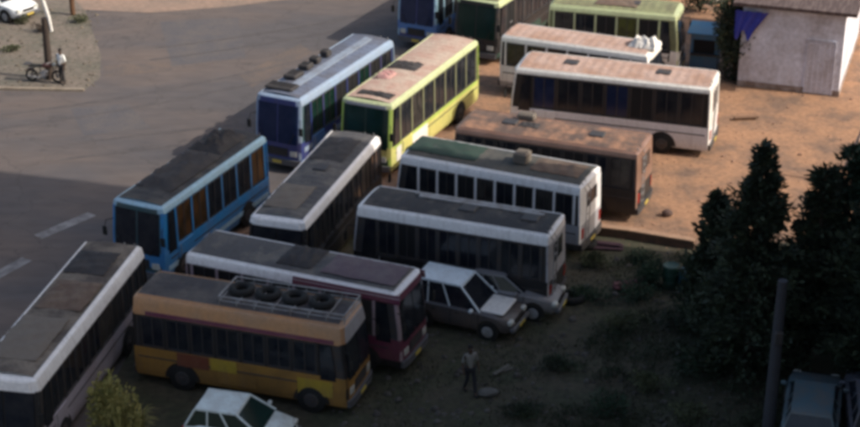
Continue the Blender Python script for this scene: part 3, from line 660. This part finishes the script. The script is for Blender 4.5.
def conifer(label, base, h, rad, m, seed, n=46, z0=.06, dens=1.0, shape=1.0, name='conifer_tree', lean=(0, 0)):
    rnd = random.Random(seed); t = thing(name, label, 'tree', base, 0, 'dark trees at the right')
    q = MB(); q.tube([(0, 0, 0), (lean[0]*.5, lean[1]*.5, h*.5), (lean[0], lean[1], h*.97)], [h*.02, h*.012, .015], n=8)
    tr = q.obj('trunk', bark, t, smooth=True)
    V, Fc = [], []; qb = MB()
    for i in range(int(n * h / 3)):
        k = (i + rnd.random()) / (n * h / 3); z = h * (z0 + (1 - z0) * k)
        a = rnd.random() * 2 * math.pi; r = rad * ((1 - k) ** shape) * rnd.uniform(.45, 1.1) * (1 + .28 * math.sin(a * 3 + z * 2.3 + seed) * math.sin(z * 3.1 + a)) + .08
        el = rnd.uniform(-.15, .55)
        d = Vector((math.cos(a), math.sin(a), el)).normalized()
        c = Vector((lean[0]*z/h, lean[1]*z/h, z)); qb.tube([c, c + d*r*.8], [.02, .006], n=4)
        m_ = int((8 + 46 * r) * dens)
        for _ in range(m_):
            f = rnd.random() ** .6; p = c + d * r * f + Vector((rnd.uniform(-1,1), rnd.uniform(-1,1), rnd.uniform(-1,.6))) * (.10 + .16 * r * (1 - f*.6))
            dd = (d + Vector((rnd.uniform(-.9,.9), rnd.uniform(-.9,.9), rnd.uniform(-.5,.9)))).normalized()
            leafq(V, Fc, p, dd, rnd.uniform(.14, .32), rnd.uniform(.03, .075), rnd)
    qb.obj('branches', bark, t)
    b = MB(); b.add(V, Fc); b.obj('crown', m, t)
    return t
def bush(label, base, rx, ry, h, m, seed, cnt=2600, leaf=.12, name='shrub', cat='shrub', group=None, lumps=7):
    rnd = random.Random(seed); t = thing(name, label, cat, base, 0, group); V, Fc = [], []; q = MB()
    L_ = [(Vector((rnd.uniform(-.6,.6)*rx, rnd.uniform(-.6,.6)*ry, h*rnd.uniform(.35,.8))), rnd.uniform(.3,.5)) for _ in range(lumps)]
    for c, r in L_: q.tube([(0, 0, 0), c*.5 + Vector((0,0,.05)), c], [.05, .03, .01], n=5)
    q.obj('stems', bark, t)
    for _ in range(cnt):
        c, r = rnd.choice(L_); d = Vector((rnd.gauss(0,1), rnd.gauss(0,1), rnd.gauss(0,1))).normalized(); f = rnd.random() ** .4
        p = c + Vector((d.x*rx*r*f*1.3, d.y*ry*r*f*1.3, d.z*h*r*f)); 
        if p.z < .03: p.z = abs(p.z) + .03
        dd = (d + Vector((rnd.uniform(-.8,.8), rnd.uniform(-.8,.8), rnd.uniform(-.3,.9)))).normalized()
        leafq(V, Fc, p, dd, leaf*rnd.uniform(.7,1.5), leaf*.3, rnd)
    b = MB(); b.add(V, Fc); b.obj('foliage', m, t); return t

def htop(u, vb, vt):      # height of a tree whose foot shows at (u, vb) and tip at row vt
    p = at(u, vb); lo, hi = 0, 25
    for _ in range(40):
        mid = (lo + hi)/2; z_ = p.y*math.cos(PITCH) + (CAM_H - mid)*math.sin(PITCH); y_ = -(p.y*math.sin(PITCH) + (mid - CAM_H)*math.cos(PITCH))
        if 213.5 + F_PX*y_/z_ > vt: lo = mid
        else: hi = mid
    return lo
def con(label, u, vb, vt, rad, m, seed, **k):
    return conifer(label, at(u, vb), htop(u, vb, vt), rad, m, seed, **k)
con('tallest dark pointed conifer left of the gap of sunny ground', 745, 372, 146, 1.85, leaf_dk, 11, shape=.78, n=120)
con('short dark conifer at the left side of the tallest conifer', 709, 322, 192, 1.3, leaf_dk, 12, shape=.75, n=110)
con('dark conifer right of the gap, first from the left', 806, 360, 168, 1.7, leaf_dk, 13, shape=.7, n=100)
con('greenish conifer second to the right of the gap', 832, 350, 148, 1.6, leaf_md, 14, shape=.65, n=100)
con('dark conifer at the right frame edge', 868, 385, 155, 1.9, leaf_dk, 15, shape=.6, n=100)
bush('broad dark shrub at the foot of the tallest conifer', at(722, 345), 1.5, 1.0, 2.0, leaf_dk, 21, 4500)
bush('dark bushy mass in the gap between the tallest conifer and the ones right of it', at(778, 345), 1.2, 1.0, 3.2, leaf_dk, 28, 5500, .15, lumps=11)
bush('small green shrub below the low wall', at(648, 286), .5, .45, .8, leaf_md, 22, 1200, .1)
bush('low green shrub on the dark yard left of the conifers', at(700, 372), .8, .7, .8, leaf_md, 23, 1800, .1)
bush('weedy shrub at the foot of the wall corner under the rusty roofed bus', at(596, 268), .6, .4, .5, leaf_lt, 24, 900, .09)
bush('dark leafy tree filling the shade left of the storehouse', at(735, 80), 1.2, 1.0, 4.2, leaf_dk, 25, 7000, .16, name='leafy_tree', cat='tree', lumps=12)
bush('dark bushy tree against the top edge behind the yellow green framed bus', at(700, 12), 1.2, 1.0, 3.2, leaf_md, 26, 4200, .16, name='leafy_tree', cat='tree', lumps=10)
for k, (u, v, rr, h_, w) in enumerate(((40, 32, .5, .45, 'low brown clump added for a dark streak in front of the dark pole'), (22, 24, .4, .5, 'low olive shrub near the top left car'), (80, 22, .5, .35, 'flat weedy clump right of the brown post'), (12, 52, .5, .3, 'flat dry clump at the left frame edge'))):
    bush(w, at(u, v), rr, rr*.8, h_, leaf_lt if k else mat('brown_leaf', (.06, .04, .03), .9), 40 + k, 500, .08, group='weeds on the roadside verge')  # first clump is added, dark brown to stand for a dark streak
# arching dry clump bottom left
def blades(label, base, h, spread, m, seed, n=260):
    rnd = random.Random(seed); q = MB()
    for _ in range(n):
        a = rnd.random()*6.283; s_ = spread*rnd.uniform(.2, 1); hh = h*rnd.uniform(.5, 1); w = rnd.uniform(.012, .035)
        d = Vector((math.cos(a), math.sin(a), 0)); sd = Vector((-d.y, d.x, 0)); pts = []
        for k in range(6):
            f = k/5; pts.append((d*(.08 + s_*f*f) + Vector((0,0,hh*math.sin(f*1.9)/math.sin(1.57)))*1.0, w*(1 - f*.85)))
        vs = [tuple(p - sd*w_) for p, w_ in pts] + [tuple(p + sd*w_) for p, w_ in pts]
        q.add(vs, [(i, i+1, 7+i, 6+i) for i in range(5)])
    return tag(q.obj('grass_tuft', m, loc=base), label, 'grass tuft')
bush('yellow green leafy shrub at the bottom edge beside the corner bus', at(114, 446), .75, .6, 2.0, leaf_yl, 51, 1500, .16)
blades('dry arching tuft growing out of the yellow green shrub', at(122, 452), 1.9, .7, leaf_yl, 52, 90)
blades('yellowing tuft right of the tall one under the orange brown bus', at(140, 440), 1.1, .6, leaf_yl, 52, 160)
rs = random.Random(5)
for k, (u, v, w) in enumerate(((640, 300, 'weedy clump left of the small green shrub'), (622, 330, 'dark weed clump in the middle of the yard'), (675, 330, 'broad scrub clump below the drums'), (590, 300, 'weed clump near the old tyre by the dark bus'), (655, 390, 'scrub clump low on the yard towards the conifers'), (560, 370, 'isolated weed clump nearest the estate car'), (610, 415, 'scrub clump near the bottom edge, left one'), (690, 418, 'scrub clump near the bottom edge, right one'), (520, 415, 'low weeds near the bottom edge below the walking person'), (645, 262, 'weeds hugging the low retaining wall'))):
    bush(w, at(u, v), rs.uniform(.5, 1.0), rs.uniform(.4, .7), rs.uniform(.3, .65), (leaf_md, leaf_lt, leaf_dk)[k % 3], 60 + k, 800, .09, group='scrub on the dark yard', lumps=9)
# grass over the dark yard
rnd = random.Random(77); V, Fc = [], []
for _ in range(16000):
    u, v = rnd.uniform(350, 800), rnd.uniform(262, 450)
    k = math.sin(u*.05 + 1) + math.sin(v*.09 + u*.013) + rnd.uniform(-1, 1)
    if k < -.1: continue
    p = at(u, v); leafq(V, Fc, Vector((p.x, p.y, .01)), Vector((rnd.uniform(-.5,.5), rnd.uniform(-.5,.5), 1)).normalized(), rnd.uniform(.05, .16), .02, rnd)
b = MB(); b.add(V, Fc); V, Fc = [], []
for _ in range(620):
    u = rnd.uniform(545, 790); v = rnd.uniform(258, 450)
    if math.sin(u*.041 + v*.02) + math.sin(v*.07 - u*.017) + (u - 560)/170 + rnd.uniform(-.7, .7) < .35: continue
    p = at(u, v); hgt = rnd.uniform(.15, .55); rr = rnd.uniform(.15, .4)
    for _ in range(34):
        d = Vector((rnd.gauss(0, 1), rnd.gauss(0, 1), abs(rnd.gauss(0, 1)))).normalized(); f = rnd.random() ** .5
        leafq(V, Fc, Vector((p.x + d.x*rr*f, p.y + d.y*rr*f, .02 + d.z*hgt*f)), (d + Vector((rnd.uniform(-.5, .5), rnd.uniform(-.5, .5), rnd.uniform(0, .8)))).normalized(), rnd.uniform(.06, .15), .028, rnd)
b2_ = MB(); b2_.add(V, Fc); tag(b2_.obj('undergrowth', mat('undergrowth_leaf', (.030, .045, .022), .85, (.055, .055, .030), .9, .9, fine=.3)), kind='stuff')
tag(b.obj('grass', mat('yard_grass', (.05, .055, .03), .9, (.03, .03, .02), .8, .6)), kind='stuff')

# ------------------------------------------------------------------ poles and small things
def simple(name, label, cat, q, m, loc, rz=0, group=None, smooth=True):
    return tag(q.obj(name, m, smooth=smooth, loc=loc, rz=rz), label, cat, group)
t = thing('utility_pole', 'dark wooden pole with white painted top beside the motorcycle', 'pole', at(50, 79))
q = MB(); q.tube([(0, 0, 0), (.02, 0, 3.0)], [.19, .15], n=10); q.obj('lower_pole', mat('tarred_wood', (.05, .035, .028), .9), t, smooth=True)
q = MB(); q.tube([(.30, 0, 2.35), (.22, 0, 3.0), (.0, 0, 4.0), (-.05, 0, 7.2)], [.07, .09, .09, .08], n=10); q.obj('white_sleeve', white2, t, smooth=True)
q = MB(); q.tube([(0, 0, 0), (0, 0, 3.6)], [.14, .11], n=8); simple('wooden_post', 'brown wooden post at the top edge right of the pole', 'post', q, mat('brown_wood', (.12, .06, .03), .9), at(73, 15))
q = MB(); q.tube([(0, 0, 0), (.05, 0, .1), (1.0, .25, 2.9)], [.09, .09, .07], n=8); simple('leaning_post', 'pale leaning post at the right frame edge above the trees', 'post', q, mat('pale_wood', (.38, .30, .27), .8), at(838, 184))
t = thing('concrete_pole', 'dark grey concrete pole among the trees near the right edge', 'pole', at(768, 432))
q = MB(); q.tube([(0, 0, 0), (0, 0, 5.2)], [.20, .14], n=10); q.obj('shaft', mat('pole_concrete', (.05, .05, .06), .9, (.06, .06, .07), .6, 2), t, smooth=True)
q = MB(); q.rbox(-.12, .12, -.28, -.12, 3.2, 3.6, .03); q.obj('junction_box', darksteel, t)
def drum(label, loc, m, h=.88, r=.29):
    q = MB(); rings = []
    for z, k in ((0, r), (.02, r+.01), (h*.32, r), (h*.33, r+.015), (h*.35, r), (h*.64, r), (h*.65, r+.015), (h*.67, r), (h-.02, r+.01), (h, r), (h-.02, r-.03)):
        rings.append([(k*math.cos(a), k*math.sin(a), z) for a in [2*math.pi*i/16 for i in range(16)]])
    q.loft(rings); simple('oil_drum', label, 'drum', q, m, loc, 0, 'drums below the low wall')
drum('dark green drum standing below the low wall', at(670, 287), mat('drum_green', (.012, .045, .03), .5))
drum('dark teal drum between the green drum and the conifers', at(686, 290), mat('drum_teal', (.015, .06, .075), .5), .8)
q = MB(); q.rbox(-.16, .16, -.1, .1, 0, .36, .04); q.tube([(-.1, 0, .35), (-.05, 0, .42), (.05, 0, .42), (.1, 0, .35)], .018); q.tube([(.1, 0, .36), (.12, 0, .42)], .03)
simple('jerrycan', 'ochre yellow jerrycan between the teal drum and the conifers', 'jerrycan', q, mat('ochre_plastic', (.22, .15, .02), .5), at(699, 300), .4)
def tyre(label, loc):
    q = MB(); rings = []; R, r = .48, .13
    for i in range(21):
        t_ = 2*math.pi*i/20; rings.append([((R - r + r*math.cos(a))*math.cos(t_), (R - r + r*math.cos(a))*math.sin(t_), r + r*math.sin(a)) for a in [2*math.pi*k/8 for k in range(8)]])
    q.loft(rings, cap=False); simple('old_tyre', label, 'tyre', q, rubber, loc, 0, 'old tyres lying on the yard')
tyre('old tyre lying by the low wall under the rusty roofed bus', at(585, 246)); tyre('old tyre lying near the nose of the dark bus', at(572, 300))
q = MB(); q.blob((0, 0, .12), (.22, .18, .16), jit=.12); simple('rock', 'single dark rock on the sunny orange ground', 'rock', q, mat('dark_rock', (.10, .06, .05), .9), at(667, 216), smooth=False)
q = MB(); q.blob((0, 0, .1), (.35, .22, .13), jit=.12); simple('rock', 'pale flat rock on the dark yard beside the standing person', 'rock', q, mat('pale_rock', (.12, .115, .105), .9, amt=.5), at(488, 395), smooth=False)
def crate(label, loc, rz, m, n=4, d=(1.3, .25, .05), name='plank_pile', cat='planks'):
    q = MB(); rr = random.Random(int(loc.x*10))
    for i in range(n):
        M = Matrix.Translation((rr.uniform(-.1, .1), rr.uniform(-.12, .12), i*d[2])) @ Matrix.Rotation(rr.uniform(-.2, .2), 4, 'Z'); q.rbox(-d[0]/2, d[0]/2, -d[1]/2, d[1]/2, 0, d[2] - .004, .01, M=M)
    tag(q.obj(name, m, loc=loc, rz=rz), label, cat)
crate('reddish planks lying on the yard below the low wall', at(632, 288), .2, mat('red_wood', (.13, .05, .05), .9, amt=.6), 5)
crate('dark plum coloured boards beside the tail of the pillared grey bus', at(604, 248), -.3, mat('plum_wood', (.09, .045, .06), .9, amt=.6), 4)
crate('pale broken boards near the feet of the walking person', at(500, 372), .7, mat('grey_wood', (.12, .11, .09), .9, amt=.6), 3, (.8, .14, .04))
crate('orange brown boards on the sunny ground left of the storehouse', at(745, 120), .1, mat('brown_board', (.18, .10, .06), .9, amt=.6), 3, (1.1, .2, .05))
# small teal kiosk left of the storehouse
t = thing('kiosk', 'small teal kiosk in the shade left of the storehouse', 'kiosk', at(704, 68), math.radians(-16))
tealk = paint('kiosk_teal', (.03, .18, .32), amt=.4)
q = MB(); q.rbox(-.65, .65, -.6, .6, 0, 1.9, .03); q.obj('cabin', tealk, t)
q = MB(); q.loft([[(-.8, -.8, 1.9), (.8, -.8, 1.9), (.8, .75, 2.0), (-.8, .75, 2.0)], [(-.8, -.8, 1.95), (.8, -.8, 1.95), (.8, .75, 2.08), (-.8, .75, 2.08)]]); q.obj('roof', tealk, t)
q = MB(); q.box(-.5, .5, -.63, -.59, .95, 1.6); q.obj('hatch', glass_open, t)
q = MB(); q.box(-.6, .6, -.85, -.6, .88, .93); q.obj('counter', bark, t)
q = MB(); q.blob((0, 0, .25), (.35, .3, .28), jit=.08); simple('white_sack', 'white sack at the top edge beside the teal kiosk', 'sack', q, white2, at(716, 4) + Vector((0, 0, .0)))

# ------------------------------------------------------------------ motorcycle
def motorcycle(label, loc, rz):
    t = thing('motorcycle', label, 'motorcycle', loc, rz)
    pm = paint('bike_maroon', (.10, .02, .02)); 
    for x in (-.62, .66):
        q = MB(); rings = []; R, r = .31, .05
        for i in range(25):
            a = 2*math.pi*i/24; rings.append([(x + (R - r + r*math.cos(b_))*math.cos(a), r*math.sin(b_), R + (R - r + r*math.cos(b_))*math.sin(a)) for b_ in [2*math.pi*k/8 for k in range(8)]])
        q.loft(rings, cap=False); w = q.obj('wheel', rubber, t, smooth=True)
        q = MB(); q.disc_y(x, .31, -.05, .05, .06, n=10)
        for k in range(10): a = k*math.pi/5; q.tube([(x, 0, .31), (x + .24*math.cos(a), 0, .31 + .24*math.sin(a))], .006, n=4)
        q.obj('spokes', steel, w)
    q = MB()
    for pts in (((-.62, .09, .31), (-.2, .12, .42), (.1, .1, .35), (.4, 0, .82)), ((-.62, -.09, .31), (-.2, -.12, .42), (.1, -.1, .35)), ((-.55, .08, .72), (.05, .06, .70), (.4, 0, .85)), ((-.2, .1, .42), (-.25, .1, .72))): q.tube(pts, .022)
    for sg in (1, -1): q.tube([(.66, sg*.08, .31), (.42, sg*.08, .95)], .024); q.tube([(-.62, sg*.1, .31), (-.5, sg*.1, .7)], .022)
    q.obj('frame', darksteel, t, smooth=True)
    q = MB(); q.rbox(-.15, .15, -.12, .12, .28, .55, .05); q.disc_y(.02, .42, -.17, .17, .12, n=12); q.obj('engine', steel, t, smooth=True)
    q = MB(); q.blob((.16, 0, .82), (.27, .14, .13)); q.obj('fuel_tank', pm, t, smooth=True)
    q = MB(); q.rbox(-.72, -.05, -.13, .13, .74, .84, .04); q.obj('seat', rubber, t, smooth=True)
    q = MB(); q.tube([(.30, -.36, 1.02), (.40, -.2, 1.06), (.42, 0, 1.0), (.40, .2, 1.06), (.30, .36, 1.02)], .016); q.obj('handlebar', steel, t)
    q = MB(); q.blob((.53, 0, .88), (.09, .1, .1)); q.obj('headlight', lamp_m, t, smooth=True)
    q = MB(); q.tube([(.05, -.14, .35), (-.2, -.16, .26), (-.75, -.17, .33)], [.025, .03, .045]); q.obj('exhaust', steel, t)
    q = MB(); q.loft([[(x_, -.06, z_) for x_, z_ in ((-.95, .5), (-.75, .66), (-.5, .66), (-.5, .64), (-.74, .63), (-.92, .48))], [(x_, .06, z_) for x_, z_ in ((-.95, .5), (-.75, .66), (-.5, .66), (-.5, .64), (-.74, .63), (-.92, .48))]]); q.obj('mudguard', pm, t)
    q = MB(); q.rbox(-.95, -.6, -.2, .2, .84, .88, .02); q.obj('carrier', darksteel, t)
    return t
motorcycle('dark motorcycle parked at the foot of the white topped pole', at(45, 82), math.radians(-10))

# ------------------------------------------------------------------ people
def skin_obj(name, verts, edges, radii, m, parent, sub=2, root=0):
    me = bpy.data.meshes.new(name); me.from_pydata(verts, edges, []); me.materials.append(m)
    o = bpy.data.objects.new(name, me); C.objects.link(o); o.parent = parent
    sk = o.modifiers.new('skin', 'SKIN'); sk.use_smooth_shade = True
    lay = me.skin_vertices[0] if me.skin_vertices else None
    if lay is None:
        bpy.context.view_layer.objects.active = o
    for i, r in enumerate(radii):
        rr = r if isinstance(r, tuple) else (r, r)
        me.skin_vertices[0].data[i].radius = rr
        me.skin_vertices[0].data[i].use_root = (i == root)
    if sub: s_ = o.modifiers.new('sub', 'SUBSURF'); s_.levels = sub; s_.render_levels = sub
    return o
def person(label, loc, rz, skin_m, shirt_m, trouser_m, pose='stand', h=1.72):
    t = thing('person', label, 'person', loc, rz); k = h / 1.72
    # facing +x, left = +y
    if pose == 'walk': fl, fr, kl, kr = (.26, .09), (-.24, -.09), (.16, .09), (-.02, -.09)
    else: fl, fr, kl, kr = (.04, .13), (-.02, -.12), (.04, .11), (.02, -.10)
    J = {'pel': (0, 0, .95), 'bel': (0, 0, 1.08), 'che': (.0, 0, 1.28), 'nb': (0, 0, 1.44), 'nk': (.01, 0, 1.50), 'hd0': (.02, 0, 1.58), 'hd': (.025, 0, 1.64), 'hdt': (.015, 0, 1.69),
         'shl': (0, .17, 1.40), 'ell': (-.02, .25, 1.13), 'wrl': (.08, .26, .89), 'hal': (.10, .255, .83),
         'shr': (0, -.17, 1.40), 'elr': (-.03, -.25, 1.13), 'wrr': (.05, -.25, .89), 'har': (.07, -.245, .83),
         'hil': (0, .09, .90), 'knl': (kl[0], kl[1], .50), 'anl': (fl[0] - .03, fl[1], .09), 'tol': (fl[0] + .14, fl[1], .035),
         'hir': (0, -.09, .90), 'knr': (kr[0], kr[1], .50), 'anr': (fr[0] - .03, fr[1], .09), 'tor': (fr[0] + .14, fr[1], .035)}
    Rr = {'pel': (.13, .10), 'bel': (.125, .09), 'che': (.14, .10), 'nb': (.08, .07), 'nk': .05, 'hd0': (.065, .075), 'hd': (.078, .09), 'hdt': (.06, .07), 'shl': .055, 'ell': .04, 'wrl': .027, 'hal': (.036, .018), 'shr': .055, 'elr': .04, 'wrr': .027, 'har': (.036, .018),
          'hil': .085, 'knl': .055, 'anl': .038, 'tol': .032, 'hir': .085, 'knr': .055, 'anr': .038, 'tor': .032}
    Ed = [('pel','bel'),('bel','che'),('che','nb'),('nb','nk'),('nk','hd0'),('hd0','hd'),('hd','hdt'),('che','shl'),('shl','ell'),('ell','wrl'),('wrl','hal'),('che','shr'),('shr','elr'),('elr','wrr'),('wrr','har'),
          ('pel','hil'),('hil','knl'),('knl','anl'),('anl','tol'),('pel','hir'),('hir','knr'),('knr','anr'),('anr','tor')]
    names = list(J); idx = {n_: i for i, n_ in enumerate(names)}
    V_ = [tuple(c*k for c in J[n_]) for n_ in names]; E_ = [(idx[a], idx[b_]) for a, b_ in Ed]; R_ = [Rr[n_] for n_ in names]
    for sd, hn in ((1, 'hal'), (-1, 'har')):                      # fingers and thumb
        hx, hy, hz = J[hn]
        for f in range(4):
            x = hx + .028 - f*.018; ln = (.075, .085, .08, .062)[f]
            i0 = len(V_); V_ += [(x*k, hy*k, (hz - .02)*k), ((x + .003)*k, (hy - sd*.006)*k, (hz - .02 - ln*.6)*k), ((x + .004)*k, (hy - sd*.02)*k, (hz - .02 - ln)*k)]
            E_ += [(idx[hn], i0), (i0, i0+1), (i0+1, i0+2)]; R_ += [.009, .008, .007]
        i0 = len(V_); V_ += [((hx + .035)*k, (hy - sd*.01)*k, (hz + .0)*k), ((hx + .055)*k, (hy - sd*.02)*k, (hz - .045)*k)]; E_ += [(idx[hn], i0), (i0, i0+1)]; R_ += [.010, .009]
    skin_obj('body', V_, E_, R_, skin_m, t)
    def sub(ns, scale, nm, m_, extra=None):
        ii = {n_: i for i, n_ in enumerate(ns)}; vv = [tuple(c*k for c in (extra or {}).get(n_, J[n_])) for n_ in ns]
        ee = [(ii[a], ii[b_]) for a, b_ in Ed if a in ii and b_ in ii]
        rr = [tuple(x_ + scale for x_ in (Rr[n_] if isinstance(Rr[n_], tuple) else (Rr[n_], Rr[n_]))) for n_ in ns]
        return skin_obj(nm, vv, ee, rr, m_, t)
    sub(['pel', 'bel', 'che', 'nb', 'shl', 'ell', 'shr', 'elr'], .018, 'shirt', shirt_m, {'pel': (0, 0, .92), 'nb': (0, 0, 1.42)})
    sub(['pel', 'hil', 'knl', 'anl', 'hir', 'knr', 'anr'], .014, 'trousers', trouser_m)
    for f_ in (fl, fr): q = MB(); q.rbox((f_[0] - .10)*k, (f_[0] + .17)*k, (f_[1] - .05)*k, (f_[1] + .05)*k, 0, .085*k, .03); q.obj('shoe', rubber, t, smooth=True)
    q = MB(); q.blob((.0, 0, 1.685*k), (.098, .088, .075), n=12); q.obj('hair', mat('black_hair', (.012, .01, .009), .9), t, smooth=True)
    q = MB()
    for sy in (.03, -.03): q.blob((.098*k, sy, 1.645*k), (.010, .013, .008), n=6, m=4)
    q.obj('eyes', white2, t); q = MB(); q.blob((.108*k, 0, 1.62*k), (.018, .013, .022), n=6, m=4); q.obj('nose', skin_m, t, smooth=True)
    q = MB(); q.blob((.094*k, 0, 1.585*k), (.012, .025, .007), n=8, m=4); q.obj('mouth', mat('lips', (.12, .04, .03), .6), t)
    for sy in (1, -1): q = MB(); q.blob((.015*k, sy*.088, 1.63*k), (.02, .012, .03), n=6, m=4); q.obj('ear', skin_m, t, smooth=True)
    return t
dskin = mat('dark_brown_skin', (.075, .04, .025), .6)
person('person in a bright white shirt standing by the motorcycle at the top left', at(63, 84), math.radians(-120), dskin, mat('white_cotton', (.8, .8, .78), .9, amt=.1), mat('dark_trousers', (.05, .045, .045), .9))
person('person in a pale shirt and dark trousers walking on the dark yard', at(470, 393), math.radians(-70), dskin, mat('pale_cotton', (.22, .21, .19), .9, amt=.2), mat('black_trousers', (.02, .02, .025), .9), 'walk')

# ------------------------------------------------------------------ apartment block just outside the right edge: it throws the big shade
t = thing('apartment_block', 'tall plastered apartment block right of the yard', 'building', (20.0, 53.7, 0), math.radians(-15))
pm = mat('block_plaster', (.42, .38, .33), .9, (.3, .27, .23), .6, .5)
BW, BD, BH = 22, 40, 36
q = MB(); q.box(0, BW, -BD, 0, 0, BH); q.obj('wall', pm, t)
q = MB(); q.box(-.3, BW + .3, -BD - .3, .3, BH, BH + .25); q.obj('roof', mat('block_roof', (.2, .19, .18), .9), t)
wm_ = None
for fl_ in range(11):
    for k in range(10):
        q = None
        if wm_ is None:
            q = MB(); q.box(-.05, .02, -.8, .8, 0, 1.4); q.box(-.09, .0, -.9, .9, -.1, 0); wm_ = q.obj('window', glass, t); o = wm_
        else: o = wm_.copy(); C.objects.link(o); o.parent = t
        o.location = (0, -2.4 - k*3.9, 1.2 + fl_*3.2)

# ------------------------------------------------------------------ camera, light, sky
cam = bpy.data.cameras.new('camera'); co = bpy.data.objects.new('camera', cam); C.objects.link(co)
co.location = (0, 0, CAM_H); co.rotation_euler = (math.pi/2 - PITCH, 0, 0)
cam.sensor_width = 36; cam.lens = 36 * F_PX / 860; cam.clip_end = 3000; cam.clip_start = .5
S.camera = co
sun = bpy.data.lights.new('sun', 'SUN'); so = bpy.data.objects.new('sun', sun); C.objects.link(so)
sd = Vector((math.cos(SUN_AZ)*math.cos(SUN_EL), math.sin(SUN_AZ)*math.cos(SUN_EL), math.sin(SUN_EL)))
so.rotation_euler = (-sd).to_track_quat('-Z', 'Y').to_euler(); so.location = (40, 0, 60)
sun.energy = 3.7; sun.angle = math.radians(.4); sun.color = (1, .93, .82)
W_ = bpy.data.worlds.new('World'); S.world = W_; W_.use_nodes = True; nt = W_.node_tree
sk = nt.nodes.new('ShaderNodeTexSky'); sk.sky_type = 'NISHITA'; sk.sun_disc = False; sk.sun_elevation = SUN_EL; sk.sun_rotation = math.pi/2 - SUN_AZ
sk.air_density = 1.2; sk.dust_density = 5.0
nt.links.new(sk.outputs[0], nt.nodes['Background'].inputs[0]); nt.nodes['Background'].inputs[1].default_value = .15
S.view_settings.view_transform = 'Standard'; S.view_settings.look = 'None'; S.view_settings.gamma = 1; S.view_settings.exposure = .20
S.view_settings.use_curve_mapping = False
S.render.engine = 'CYCLES'
S.cycles.pixel_filter_type = 'BLACKMAN_HARRIS'; S.cycles.filter_width = 4.0
S.cycles.max_bounces = 6
